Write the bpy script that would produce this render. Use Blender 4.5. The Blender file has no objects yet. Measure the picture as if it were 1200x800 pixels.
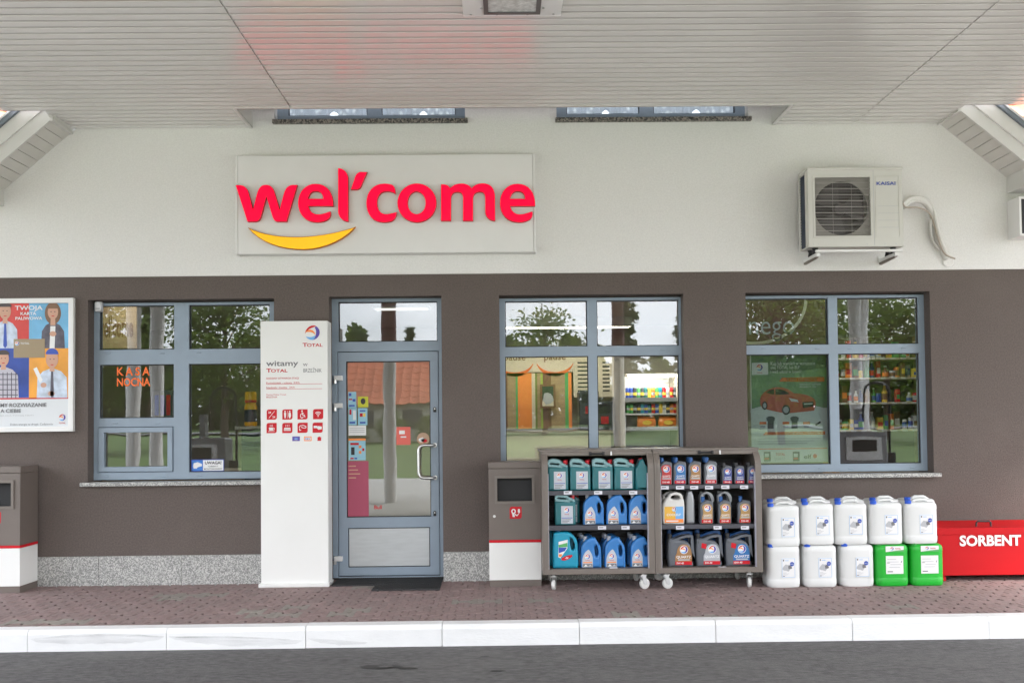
import bpy, math, random
from mathutils import Matrix, Vector
from mathutils.geometry import tessellate_polygon

random.seed(7)
scene = bpy.context.scene
COL = scene.collection
R = math.radians

# ------------------------------------------------------------------ camera
FPX = 1066.0                      # focal length in pixels of a 1200 px wide frame
CAM = Vector((0.0, -8.2, 1.396))
YAW, PITCH, ROLL, SHIFT = R(0.73), R(1.65), R(-0.61), 66.0
cam_rot = (Matrix.Rotation(-YAW, 3, 'Z') @ Matrix.Rotation(math.pi/2 + PITCH, 3, 'X')
           @ Matrix.Rotation(ROLL, 3, 'Z'))
cd = bpy.data.cameras.new('camera')
cd.sensor_width = 36.0
cd.lens = 36.0 * FPX / 1200.0
cd.shift_y = SHIFT / 1200.0
cd.clip_start, cd.clip_end = 0.05, 2000
cam = bpy.data.objects.new('camera', cd)
COL.objects.link(cam)
cam.matrix_world = Matrix.Translation(CAM) @ cam_rot.to_4x4()
scene.camera = cam

def ray(px, py):
    return cam_rot @ Vector(((px-600)/FPX, -(py-400-SHIFT)/FPX, -1.0))
def pw(px, py, Y=0.0):            # pixel of the photograph -> (X, Z) on the upright plane y = Y
    d = ray(px, py); t = (Y-CAM.y)/d.y
    return (CAM.x+d.x*t, CAM.z+d.z*t)
def pg(px, py, Z=0.0):            # pixel -> (X, Y) on the level plane z = Z
    d = ray(px, py); t = (Z-CAM.z)/d.z
    return (CAM.x+d.x*t, CAM.y+d.y*t)
def prect(x0, y0, x1, y1, Y=0.0): # pixel rectangle -> x0, x1, z0, z1 on plane y = Y
    a = pw(x0, (y0+y1)/2, Y)[0]; b = pw(x1, (y0+y1)/2, Y)[0]
    c = pw((x0+x1)/2, y1, Y)[1]; d = pw((x0+x1)/2, y0, Y)[1]
    return a, b, c, d

# ------------------------------------------------------------------ world, sun, exposure
SUN_EL, SUN_AZ = R(42), R(128)
world = bpy.data.worlds.new('World'); scene.world = world
world.use_nodes = True
wt = world.node_tree; wt.nodes.clear()
wo = wt.nodes.new('ShaderNodeOutputWorld'); bg = wt.nodes.new('ShaderNodeBackground')
sky = wt.nodes.new('ShaderNodeTexSky'); sky.sky_type = 'NISHITA'; sky.sun_disc = False
sky.sun_elevation = SUN_EL; sky.sun_rotation = SUN_AZ
sky.air_density = 1.0; sky.dust_density = 3.0; sky.ozone_density = 1.0
tc = wt.nodes.new('ShaderNodeTexCoord'); mp = wt.nodes.new('ShaderNodeMapping')
mp.inputs['Scale'].default_value = (1.6, 1.6, 4.0)
nz = wt.nodes.new('ShaderNodeTexNoise'); nz.inputs['Scale'].default_value = 2.2
nz.inputs['Detail'].default_value = 7; nz.inputs['Roughness'].default_value = 0.6
cr = wt.nodes.new('ShaderNodeValToRGB')
cr.color_ramp.elements[0].position = 0.34; cr.color_ramp.elements[1].position = 0.58
cr.color_ramp.elements[0].color = (0.45, 0.45, 0.45, 1)
mx = wt.nodes.new('ShaderNodeMix'); mx.data_type = 'RGBA'
mx.inputs[7].default_value = (11.4, 11.7, 12.5, 1)       # thin bright cloud
wt.links.new(tc.outputs['Generated'], mp.inputs[0]); wt.links.new(mp.outputs[0], nz.inputs['Vector'])
wt.links.new(nz.outputs[0], cr.inputs[0]); wt.links.new(cr.outputs[0], mx.inputs[0])
wt.links.new(sky.outputs[0], mx.inputs[6]); wt.links.new(mx.outputs[2], bg.inputs[0])
bg.inputs[1].default_value = 0.10
wt.links.new(bg.outputs[0], wo.inputs[0])

sd = bpy.data.lights.new('sun', 'SUN'); sd.energy = 1.5; sd.angle = R(14); sd.color = (1, 0.97, 0.93)
sun = bpy.data.objects.new('sun', sd); COL.objects.link(sun)
sdir = Vector((math.sin(SUN_AZ)*math.cos(SUN_EL), math.cos(SUN_AZ)*math.cos(SUN_EL), math.sin(SUN_EL)))
sun.rotation_euler = sdir.to_track_quat('Z', 'Y').to_euler()
sun.location = (0, -20, 20)

vs = scene.view_settings
vs.view_transform = 'Standard'; vs.look = 'None'; vs.gamma = 1.0; vs.use_curve_mapping = False
vs.exposure = 2.40
scene.cycles.use_denoising = True
scene.cycles.max_bounces = 10; scene.cycles.diffuse_bounces = 5; scene.cycles.glossy_bounces = 5
scene.cycles.transparent_max_bounces = 24; scene.cycles.caustics_reflective = False
scene.cycles.caustics_refractive = False; scene.cycles.sample_clamp_indirect = 6

# ------------------------------------------------------------------ materials
MATS = {}
def mat(name, col, rough=0.5, metal=0.0, var=0.0, vscale=8.0, bump=0.0, bscale=120.0, spec=0.5,
        emit=0.0, coat=0.0, alpha=1.0, dirt=0.0, dscale=2.0, dcol=None, trans=0.0, rand=0.0, vdetail=4, stretch=None):
    if name in MATS: return MATS[name]
    m = bpy.data.materials.new(name); m.use_nodes = True
    nt = m.node_tree; b = nt.nodes['Principled BSDF']; N = nt.nodes.new; L = nt.links.new
    c4 = (*col, 1)
    b.inputs['Base Color'].default_value = c4
    b.inputs['Roughness'].default_value = rough; b.inputs['Metallic'].default_value = metal
    b.inputs['Specular IOR Level'].default_value = spec
    b.inputs['Alpha'].default_value = alpha; b.inputs['Coat Weight'].default_value = coat; b.inputs['Coat Roughness'].default_value = 0.2
    b.inputs['Transmission Weight'].default_value = trans
    tcn = N('ShaderNodeTexCoord'); vec = tcn.outputs['Object']
    if stretch:
        mpn = N('ShaderNodeMapping'); mpn.inputs['Scale'].default_value = stretch
        L(vec, mpn.inputs[0]); vec = mpn.outputs[0]
    src = None
    def mixc(fac, a, bcol, mode='MIX'):
        x = N('ShaderNodeMix'); x.data_type = 'RGBA'; x.blend_type = mode
        if isinstance(fac, float): x.inputs[0].default_value = fac
        else: L(fac, x.inputs[0])
        if a is None: x.inputs[6].default_value = c4
        else: L(a, x.inputs[6])
        if isinstance(bcol, tuple): x.inputs[7].default_value = bcol
        else: L(bcol, x.inputs[7])
        return x.outputs[2]
    if var > 0:
        n = N('ShaderNodeTexNoise'); n.inputs['Scale'].default_value = vscale; n.inputs['Detail'].default_value = vdetail
        L(vec, n.inputs['Vector'])
        mr = N('ShaderNodeMapRange'); mr.inputs[1].default_value = 0.25; mr.inputs[2].default_value = 0.75
        mr.inputs[3].default_value = 1-var; mr.inputs[4].default_value = 1+var
        L(n.outputs[0], mr.inputs[0])
        src = mixc(1.0, src, mr.outputs[0], 'MULTIPLY')
    if rand > 0:
        oi = N('ShaderNodeObjectInfo')
        mr = N('ShaderNodeMapRange'); mr.inputs[3].default_value = 1-rand; mr.inputs[4].default_value = 1+rand
        L(oi.outputs['Random'], mr.inputs[0])
        src = mixc(1.0, src, mr.outputs[0], 'MULTIPLY')
    if dirt > 0:
        n = N('ShaderNodeTexNoise'); n.inputs['Scale'].default_value = dscale; n.inputs['Detail'].default_value = 8
        n.inputs['Roughness'].default_value = 0.7
        L(vec, n.inputs['Vector'])
        mr = N('ShaderNodeMapRange'); mr.inputs[1].default_value = 0.48; mr.inputs[2].default_value = 0.72
        mr.inputs[3].default_value = 0; mr.inputs[4].default_value = dirt
        L(n.outputs[0], mr.inputs[0])
        src = mixc(mr.outputs[0], src, (*(dcol or tuple(c*0.45 for c in col)), 1))
    if src is not None: L(src, b.inputs['Base Color'])
    if bump > 0:
        n = N('ShaderNodeTexNoise'); n.inputs['Scale'].default_value = bscale; n.inputs['Detail'].default_value = 3
        L(vec, n.inputs['Vector'])
        bp = N('ShaderNodeBump'); bp.inputs['Strength'].default_value = bump; bp.inputs['Distance'].default_value = 0.01
        L(n.outputs[0], bp.inputs['Height']); L(bp.outputs[0], b.inputs['Normal'])
    if emit > 0:
        b.inputs['Emission Color'].default_value = c4; b.inputs['Emission Strength'].default_value = emit
    MATS[name] = m
    return m

def granite(name, light, dark, scale=170):
    m = bpy.data.materials.new(name); m.use_nodes = True
    nt = m.node_tree; b = nt.nodes['Principled BSDF']; N = nt.nodes.new; L = nt.links.new
    t = N('ShaderNodeTexCoord')
    v = N('ShaderNodeTexVoronoi'); v.inputs['Scale'].default_value = scale*0.5
    n = N('ShaderNodeTexNoise'); n.inputs['Scale'].default_value = scale; n.inputs['Detail'].default_value = 3
    L(t.outputs['Object'], v.inputs['Vector']); L(t.outputs['Object'], n.inputs['Vector'])
    bw = N('ShaderNodeRGBToBW'); L(v.outputs['Color'], bw.inputs[0])
    ad = N('ShaderNodeMath'); ad.operation = 'ADD'; L(bw.outputs[0], ad.inputs[0]); L(n.outputs[0], ad.inputs[1])
    r = N('ShaderNodeValToRGB'); e = r.color_ramp.elements
    e[0].position = 0.62; e[0].color = (*dark, 1); e[1].position = 1.25; e[1].color = (*light, 1)
    mid = r.color_ramp.elements.new(0.95); mid.color = (*[0.45*a+0.55*c for a, c in zip(dark, light)], 1)
    ml = N('ShaderNodeMath'); ml.operation = 'MULTIPLY'; ml.inputs[1].default_value = 0.85
    L(ad.outputs[0], ml.inputs[0]); L(ml.outputs[0], r.inputs[0]); L(r.outputs[0], b.inputs['Base Color'])
    b.inputs['Roughness'].default_value = 0.45
    MATS[name] = m
    return m

def glass(name, base=0.060, tint=(0.86, 0.9, 0.9), wav=0.0007):
    m = bpy.data.materials.new(name); m.use_nodes = True
    nt = m.node_tree; nt.nodes.clear(); N = nt.nodes.new; L = nt.links.new
    o = N('ShaderNodeOutputMaterial'); mixs = N('ShaderNodeMixShader')
    tr = N('ShaderNodeBsdfTransparent'); tr.inputs[0].default_value = (*tint, 1)
    gl = N('ShaderNodeBsdfGlossy'); gl.inputs['Roughness'].default_value = 0.0
    fr = N('ShaderNodeFresnel'); fr.inputs[0].default_value = 1.5
    ad = N('ShaderNodeMath'); ad.operation = 'ADD'; ad.inputs[1].default_value = base; ad.use_clamp = True
    n = N('ShaderNodeTexNoise'); n.inputs['Scale'].default_value = 2.5; n.inputs['Detail'].default_value = 1
    t = N('ShaderNodeTexCoord'); L(t.outputs['Object'], n.inputs['Vector'])
    bp = N('ShaderNodeBump'); bp.inputs['Strength'].default_value = 1.0; bp.inputs['Distance'].default_value = wav
    L(n.outputs[0], bp.inputs['Height']); L(bp.outputs[0], gl.inputs['Normal'])
    L(fr.outputs[0], ad.inputs[0]); L(ad.outputs[0], mixs.inputs[0])
    L(tr.outputs[0], mixs.inputs[1]); L(gl.outputs[0], mixs.inputs[2]); L(mixs.outputs[0], o.inputs[0])
    MATS[name] = m
    return m

M_brown = mat('brown render plaster', (0.128, 0.103, 0.092), 0.9, var=0.20, vscale=75, bump=0.7, bscale=190, dirt=0.35, dscale=1.3, dcol=(0.175, 0.145, 0.13))
M_cream = mat('white render plaster', (0.79, 0.78, 0.765), 0.9, var=0.055, vscale=70, bump=0.35, bscale=190, dirt=0.06, dscale=1.0, dcol=(0.60, 0.58, 0.54))
M_granite = granite('granite', (0.56, 0.555, 0.53), (0.20, 0.20, 0.195), 230)
M_granite_d = granite('dark granite', (0.30, 0.27, 0.24), (0.03, 0.03, 0.03), 150)
M_frame = mat('blue grey aluminium', (0.265, 0.328, 0.40), 0.42, var=0.05, vscale=6, spec=0.5)
M_gasket = mat('black rubber', (0.012, 0.012, 0.014), 0.6)
M_glass = glass('window glass')
M_white = mat('white coated sheet', (0.79, 0.785, 0.775), 0.38, var=0.02, vscale=5)
M_pylon = mat('pylon white', (0.78, 0.78, 0.76), 0.45, var=0.02, vscale=3)
M_red = mat('red vinyl', (0.58, 0.004, 0.015), 0.45, spec=0.3)
M_redbox = mat('red powder coat', (0.50, 0.002, 0.006), 0.5, var=0.05, vscale=3, bump=0.03, bscale=300, spec=0.25)
M_taupe = mat('taupe powder coat', (0.155, 0.128, 0.112), 0.45, var=0.05, vscale=5)
M_taupe_l = mat('taupe light', (0.178, 0.152, 0.133), 0.4, var=0.05, vscale=5)
M_black = mat('black plastic', (0.015, 0.015, 0.017), 0.45)
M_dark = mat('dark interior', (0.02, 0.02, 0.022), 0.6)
M_steel = mat('brushed steel', (0.62, 0.62, 0.62), 0.28, metal=1.0, var=0.05, vscale=40)
M_zinc = mat('zinc plated', (0.55, 0.56, 0.56), 0.4, metal=1.0)
M_alu = mat('kick plate aluminium', (0.50, 0.52, 0.53), 0.45, metal=0.35, var=0.06, vscale=7, stretch=(1, 1, 6))
M_pw = mat('print white', (0.78, 0.78, 0.78), 0.45)
M_pk = mat('print black', (0.02, 0.02, 0.025), 0.5)
M_pgrey = mat('print grey', (0.16, 0.16, 0.17), 0.5)
M_plg = mat('print light grey', (0.45, 0.46, 0.48), 0.45)
M_pred = mat('print red', (0.55, 0.008, 0.018), 0.5, spec=0.3)
M_pblue = mat('print blue', (0.03, 0.08, 0.42), 0.45)
M_pviolet = mat('print violet', (0.10, 0.06, 0.36), 0.45)
M_plblue = mat('print sky blue', (0.16, 0.42, 0.78), 0.45)
M_porange = mat('print orange', (0.90, 0.27, 0.05), 0.45)
M_pyel = mat('print yellow', (0.85, 0.60, 0.08), 0.45)
M_pgreen = mat('print green', (0.10, 0.40, 0.12), 0.45)
M_pbrown = mat('print brown', (0.22, 0.11, 0.05), 0.5)
M_skin = mat('print skin', (0.58, 0.33, 0.23), 0.5)

# ------------------------------------------------------------------ mesh helpers
def svg(s, ox=0.0, oy=0.0, n=8):
    out = []; tok = s.replace('M', ' M ').replace('L', ' L ').replace('C', ' C ').replace('Z', ' Z ').split()
    cmd = None; i = 0; cur = None
    def pt(k):
        a, b = tok[k].split(','); return (float(a)+ox, float(b)+oy)
    while i < len(tok):
        if tok[i] in 'MLCZ': cmd = tok[i]; i += 1; continue
        if cmd in 'ML':
            cur = pt(i); out.append(cur); i += 1
        else:
            p0, p1, p2, p3 = cur, pt(i), pt(i+1), pt(i+2); i += 3
            for k in range(1, n+1):
                t = k/n; u = 1-t
                out.append(tuple(u*u*u*p0[j]+3*u*u*t*p1[j]+3*u*t*t*p2[j]+t*t*t*p3[j] for j in (0, 1)))
            cur = p3
    if len(out) > 1 and abs(out[0][0]-out[-1][0]) < 1e-6 and abs(out[0][1]-out[-1][1]) < 1e-6: out.pop()
    return out
def ell(cx, cy, rx, ry=None, n=28, a0=0, a1=360):
    ry = rx if ry is None else ry
    full = abs(a1-a0) >= 360
    k = n if full else n+1
    return [(cx+rx*math.cos(R(a0+(a1-a0)*i/n)), cy+ry*math.sin(R(a0+(a1-a0)*i/n))) for i in range(k)]
def rectp(x0, x1, z0, z1): return [(x0, z0), (x1, z0), (x1, z1), (x0, z1)]

_tc = {}
def text_geo(s, bold):
    k = (s, bold)
    if k not in _tc:
        c = bpy.data.curves.new('t', 'FONT'); c.body = s; c.size = 1.0; c.resolution_u = 3
        c.offset = bold; c.fill_mode = 'FRONT'
        o = bpy.data.objects.new('t', c)
        me = bpy.data.meshes.new_from_object(o)
        _tc[k] = ([tuple(v.co) for v in me.vertices], [tuple(p.vertices) for p in me.polygons])
        bpy.data.objects.remove(o); bpy.data.curves.remove(c); bpy.data.meshes.remove(me)
    return _tc[k]

class MB:
    def __init__(s): s.v = []; s.f = []; s.m = []; s.mats = []
    def mi(s, m):
        if m not in s.mats: s.mats.append(m)
        return s.mats.index(m)
    def add(s, vs_, fs, m):
        o = len(s.v); s.v += [tuple(v) for v in vs_]; k = s.mi(m)
        for f in fs: s.f.append(tuple(i+o for i in f)); s.m.append(k)
        return s
    def box(s, x0, x1, y0, y1, z0, z1, m, b=0.0):
        if b <= 0:
            return s.add([(x0,y0,z0),(x1,y0,z0),(x1,y1,z0),(x0,y1,z0),(x0,y0,z1),(x1,y0,z1),(x1,y1,z1),(x0,y1,z1)],
                  [(3,2,1,0),(4,5,6,7),(0,1,5,4),(1,2,6,5),(2,3,7,6),(3,0,4,7)], m)
        c = ((x0+x1)/2, (y0+y1)/2, (z0+z1)/2); h = (abs(x1-x0)/2, abs(y1-y0)/2, abs(z1-z0)/2)
        V = []; idx = {}
        for sx in (-1, 1):
            for sy in (-1, 1):
                for sz in (-1, 1):
                    for a in range(3):
                        p = [h[0]*sx, h[1]*sy, h[2]*sz]; sg = (sx, sy, sz)
                        for k in range(3):
                            if k != a: p[k] -= sg[k]*b
                        idx[(sx, sy, sz, a)] = len(V); V.append((c[0]+p[0], c[1]+p[1], c[2]+p[2]))
        F = []
        for a in range(3):
            u, w = [k for k in range(3) if k != a]
            for sg in (-1, 1):
                q = []
                for (su, sw) in ((-1,-1),(1,-1),(1,1),(-1,1)):
                    t = [0,0,0]; t[a] = sg; t[u] = su; t[w] = sw; q.append(idx[(*t, a)])
                F.append(tuple(q))
            for su in (-1, 1):
                for sw in (-1, 1):
                    q = []
                    for (sg, ax) in ((-1, u), (-1, w), (1, w), (1, u)):
                        t = [0,0,0]; t[a] = sg; t[u] = su; t[w] = sw; q.append(idx[(*t, ax)])
                    F.append(tuple(q))
        for sx in (-1, 1):
            for sy in (-1, 1):
                for sz in (-1, 1): F.append(tuple(idx[(sx, sy, sz, a)] for a in range(3)))
        return s.add(V, F, m)
    def poly(s, paths, y, m):                     # flat print on a plane y = const, outline in (x, z)
        if paths and not isinstance(paths[0], list): paths = [paths]
        tri = tessellate_polygon([[Vector((a, b, 0)) for a, b in p] for p in paths])
        fl = [q for p in paths for q in p]
        return s.add([(a, y, b) for a, b in fl], [tuple(t) for t in tri], m)
    def rect(s, x0, x1, z0, z1, y, m): return s.add([(x0,y,z0),(x1,y,z0),(x1,y,z1),(x0,y,z1)], [(0,1,2,3)], m)
    def prism(s, p, a0, a1, m, axis='y'):         # outline extruded along an axis
        if isinstance(p[0], tuple): p = [p]
        tri = tessellate_polygon([[Vector((a, b, 0)) for a, b in q] for q in p])
        fl = [q for pp in p for q in pp]; n = len(fl)
        if axis == 'y': V = [(a, a0, b) for a, b in fl]+[(a, a1, b) for a, b in fl]
        elif axis == 'x': V = [(a0, a, b) for a, b in fl]+[(a1, a, b) for a, b in fl]
        else: V = [(a, b, a0) for a, b in fl]+[(a, b, a1) for a, b in fl]
        F = [tuple(t) for t in tri]+[tuple(i+n for i in reversed(t)) for t in tri]
        o = 0
        for q in p:
            k = len(q)
            for i in range(k):
                j = (i+1) % k; F.append((o+i, o+j, o+j+n, o+i+n))
            o += k
        return s.add(V, F, m)
    def tube(s, pts, r, m, n=10, caps=True):
        pts = [Vector(p) for p in pts]; V = []; F = []; N_ = len(pts)
        rr = r if isinstance(r, (list, tuple)) else [r]*N_
        t0 = (pts[1]-pts[0]).normalized()
        up = Vector((0, 0, 1)) if abs(t0.z) < 0.9 else Vector((1, 0, 0))
        u = t0.cross(up).normalized()
        for i, p in enumerate(pts):
            t = (pts[min(i+1, N_-1)]-pts[max(i-1, 0)]).normalized()
            u = (u-t*u.dot(t)).normalized(); w = t.cross(u)
            for k in range(n):
                a = 2*math.pi*k/n; V.append(p+(u*math.cos(a)+w*math.sin(a))*rr[i])
        for i in range(N_-1):
            for k in range(n):
                k2 = (k+1) % n; F.append((i*n+k, i*n+k2, (i+1)*n+k2, (i+1)*n+k))
        if caps: F.append(tuple(range(n-1, -1, -1))); F.append(tuple((N_-1)*n+k for k in range(n)))
        return s.add(V, F, m)
    def lathe(s, prof, c, m, n=16, axis='z'):
        V = []; F = []
        for (r, h) in prof:
            for k in range(n):
                a = 2*math.pi*k/n; x, y = r*math.cos(a), r*math.sin(a)
                V.append((c[0]+x, c[1]+y, c[2]+h) if axis == 'z' else
                         ((c[0]+h, c[1]+x, c[2]+y) if axis == 'x' else (c[0]+x, c[1]+h, c[2]+y)))
        for i in range(len(prof)-1):
            for k in range(n):
                k2 = (k+1) % n; F.append((i*n+k, i*n+k2, (i+1)*n+k2, (i+1)*n+k))
        F.append(tuple(range(n-1, -1, -1))); F.append(tuple((len(prof)-1)*n+k for k in range(n)))
        return s.add(V, F, m)
    def loft(s, rings, m, caps=True):
        n = len(rings[0]); V = [p for r_ in rings for p in r_]; F = []
        for i in range(len(rings)-1):
            for k in range(n):
                k2 = (k+1) % n; F.append((i*n+k, i*n+k2, (i+1)*n+k2, (i+1)*n+k))
        if caps: F.append(tuple(range(n-1, -1, -1))); F.append(tuple((len(rings)-1)*n+k for k in range(n)))
        return s.add(V, F, m)
    def text(s, t, x, z, h, y, m, bold=0.0, align='C', width=None, slant=0.0, depth=0.0):
        V, F = text_geo(t, bold)
        if not V: return s
        x0 = min(v[0] for v in V); x1 = max(v[0] for v in V)
        k = h/0.72; kx = k if width is None else width/max(1e-6, x1-x0)
        w = (x1-x0)*kx; off = {'L': 0, 'C': -w/2, 'R': -w}[align]
        q = [(x+off+(v[0]-x0)*kx+slant*v[1]*k, y, z+v[1]*k) for v in V]
        s.add(q, F, m)
        return s
    def solid(s, paths, y0, depth, bevel, m, res=2):   # filled outline with rounded edges, front at y0, going to +y
        c = bpy.data.curves.new('c', 'CURVE'); c.dimensions = '2D'; c.fill_mode = 'BOTH'
        if isinstance(paths[0], tuple): paths = [paths]
        for p in paths:
            sp = c.splines.new('POLY'); sp.points.add(len(p)-1); sp.use_cyclic_u = True
            for i, (a, b) in enumerate(p): sp.points[i].co = (a, b, 0, 1)
        c.extrude = max(0.0001, depth/2-bevel); c.bevel_depth = bevel; c.bevel_resolution = res; c.offset = -bevel
        o = bpy.data.objects.new('c', c); me = bpy.data.meshes.new_from_object(o)
        s.add([(v.co.x, y0+depth/2-v.co.z, v.co.y) for v in me.vertices], [tuple(p.vertices) for p in me.polygons], m)
        bpy.data.objects.remove(o); bpy.data.curves.remove(c); bpy.data.meshes.remove(me)
        return s
    def build(s, name, parent=None, smooth=None, world=True):
        me = bpy.data.meshes.new(name)
        off = Vector((0, 0, 0))
        if parent is not None and world:
            p = parent
            while p: off += p.location; p = p.parent
        me.from_pydata([(a-off.x, b-off.y, c-off.z) for a, b, c in s.v], [], s.f)
        for m in s.mats: me.materials.append(m)
        if len(s.mats) > 1: me.polygons.foreach_set('material_index', s.m)
        if smooth is not None:
            me.polygons.foreach_set('use_smooth', [True]*len(me.polygons))
            me.set_sharp_from_angle(angle=R(smooth))
        me.update()
        o = bpy.data.objects.new(name, me); COL.objects.link(o)
        if parent is not None: o.parent = parent
        return o

def tag(o, label, cat, group=None):
    o['label'] = label; o['category'] = cat
    if group: o['group'] = group
    return o
def thing(name, label, cat, loc=(0, 0, 0), group=None):
    o = bpy.data.objects.new(name, None); COL.objects.link(o); o.location = loc; o.empty_display_size = 0.1
    return tag(o, label, cat, group)
def struct(o): o['kind'] = 'structure'; return o
def kids(o): return [c for c in COL.objects if c.parent == o]
def clone(o, loc, rz=0.0, label=None, group=None, _map={}):
    c = o.copy(); COL.objects.link(c); c.location = loc; c.rotation_euler = (0, 0, rz)
    if label: c['label'] = label
    if group: c['group'] = group
    for ch in o.children:
        d = ch.copy(); COL.objects.link(d); d.parent = c
        for g in ch.children:
            e = g.copy(); COL.objects.link(e); e.parent = d
    return c

def logo(mb, cx, cz, r, y, disc=True):
    def q(p): return [(cx+a*r, cz+b*r) for a, b in svg(p, n=5)]
    if disc: mb.poly(ell(cx, cz, r*1.12, n=20), y+0.0006, M_pw)
    mb.poly(q('M-0.98,-0.15 C-0.95,0.5 -0.4,0.98 0.1,0.98 C0.3,0.98 0.45,0.93 0.55,0.85 C0.2,0.75 -0.35,0.62 -0.62,0.32 C-0.8,0.15 -0.9,0.0 -0.98,-0.15 Z'), y, M_pred)
    mb.poly(q('M0.55,0.85 C0.85,0.65 1.0,0.3 0.98,0.0 C0.95,-0.5 0.5,-0.95 0.0,-0.97 C0.35,-0.7 0.5,-0.35 0.5,0.05 C0.5,0.3 0.45,0.5 0.3,0.72 Z'), y, M_pviolet)
    mb.poly(q('M-0.95,0.05 C-0.7,0.4 -0.3,0.5 0.0,0.35 C0.25,0.2 0.38,-0.05 0.42,-0.3 C0.2,-0.05 -0.1,0.12 -0.4,0.12 C-0.6,0.12 -0.8,0.1 -0.95,0.05 Z'), y-0.0003, M_porange)
    mb.poly(q('M-0.88,-0.45 C-0.5,-0.65 0.0,-0.62 0.4,-0.35 C0.45,-0.6 0.25,-0.85 0.0,-0.97 C-0.4,-0.97 -0.72,-0.75 -0.88,-0.45 Z'), y-0.0003, M_plblue)
# ================================================================== THE SETTING
ROADZ = -0.137
KY0, KY1 = -1.84, -1.72          # kerb front and back
M_asphalt = mat('asphalt', (0.106, 0.103, 0.102), 0.85, var=0.45, vscale=30, bump=0.9, bscale=120, dirt=0.8, dscale=2.4, dcol=(0.150, 0.146, 0.142), vdetail=12, stretch=(0.5, 1.2, 1))
M_road2 = mat('far road', (0.16, 0.16, 0.165), 0.9, var=0.08, vscale=2)
M_grass = mat('grass', (0.085, 0.14, 0.035), 0.9, var=0.35, vscale=0.6, bump=0.6, bscale=30, vdetail=8)
M_sand = mat('joint sand', (0.035, 0.029, 0.028), 0.95, var=0.2, vscale=60)
M_kerb = mat('white kerb paint', (0.80, 0.80, 0.80), 0.7, var=0.03, vscale=14, bump=0.25, bscale=90, dirt=0.25, dscale=3.0, dcol=(0.55, 0.55, 0.56), stretch=(0.35, 1, 1))

g = MB(); g.add([(-600, -900, ROADZ-0.01), (600, -900, ROADZ-0.01), (600, 300, ROADZ-0.01), (-600, 300, ROADZ-0.01)], [(0, 1, 2, 3)], M_grass)
ground = struct(g.build('ground'))
g = MB(); g.add([(-40, -17.5, ROADZ), (40, -17.5, ROADZ), (40, -1.75, ROADZ), (-40, -1.75, ROADZ)], [(0, 1, 2, 3)], M_asphalt)
road = struct(g.build('forecourt_road'))
# tar patch and small stains in the asphalt by the kerb
M_tar = mat('tar patch', (0.03, 0.029, 0.028), 0.6, var=0.3, vscale=40)
def blob(cx, cy, rx, ry, n, seed):
    rd = random.Random(seed); return [(cx+rx*math.cos(2*math.pi*i/n)*(0.7+0.6*rd.random()), cy+ry*math.sin(2*math.pi*i/n)*(0.7+0.6*rd.random())) for i in range(n)]
def flat(mb, pts, z, m):
    tri = tessellate_polygon([[Vector((a, b, 0)) for a, b in pts]])
    mb.add([(a, b, z) for a, b in pts], [tuple(t) for t in tri], m)
a, b = pg(448, 781, ROADZ)
g = MB(); flat(g, blob(a, b, 0.13, 0.05, 22, 3), ROADZ+0.004, M_tar); flat(g, blob(a+0.02, b-0.005, 0.05, 0.026, 14, 9), ROADZ+0.007, M_asphalt)
for px, py, rx, sd_ in ((478, 783, 0.06, 1), (568, 769, 0.03, 5), (583, 786, 0.045, 6), (553, 791, 0.015, 8)):
    a, b = pg(px, py, ROADZ); flat(g, blob(a, b, rx, rx*0.35, 12, sd_), ROADZ+0.004, M_tar)
g.build('tar_patch', road)

M_conc = mat('forecourt bounce concrete', (0.40, 0.39, 0.37), 0.85, var=0.12, vscale=1.2, dirt=0.3, dscale=0.6, dcol=(0.30, 0.29, 0.27))
g = MB(); g.add([(-40, -17.45, ROADZ+0.004), (40, -17.45, ROADZ+0.004), (40, -4.3, ROADZ+0.004), (-40, -4.3, ROADZ+0.004)], [(0, 1, 2, 3)], M_conc)  # pale slab added past the lane to bounce light onto wall and ceiling
struct(g.build('forecourt_bounce_slab'))
# pavement: double-T pavers, the nearest 300 one by one
g = MB(); g.add([(-10.5, KY1, -0.012), (10.5, KY1, -0.012), (10.5, 0.05, -0.012), (-10.5, 0.05, -0.012)], [(0, 1, 2, 3)], M_sand)
g.add([(-10.5, KY1, -0.2), (10.5, KY1, -0.2), (10.5, KY1, -0.012), (-10.5, KY1, -0.012)], [(0, 1, 2, 3)], M_sand)
pavement = struct(g.build('pavement'))
PL, PR = 0.2, 0.140
def paver_geo(sc=1.0):
    J = 0.0014; h = PL/2-0.0011; w0 = PR/2+0.029-J; w1 = PR/2-0.029-J; a, b = 0.058+0.0085, 0.042+0.0085
    o = [(-h, -w0), (-a, -w0), (-b, -w1), (b, -w1), (a, -w0), (h, -w0), (h, w0), (a, w0), (b, w1), (-b, w1), (-a, w0), (-h, w0)]
    n = len(o); c = 0.003
    V = [(x, y, -0.03) for x, y in o]+[(x, y, -0.004) for x, y in o]
    V += [(x, y-math.copysign(c, y), 0.0) for x, y in o]
    F = []
    for L_ in (0, n):
        for i in range(n):
            j = (i+1) % n; F.append((L_+i, L_+j, L_+j+n, L_+i+n))
    t = 2*n
    F += [(t+0, t+1, t+10, t+11), (t+1, t+2, t+9, t+10), (t+2, t+3, t+8, t+9), (t+3, t+4, t+7, t+8), (t+4, t+5, t+6, t+7)]
    return V, F
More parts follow.
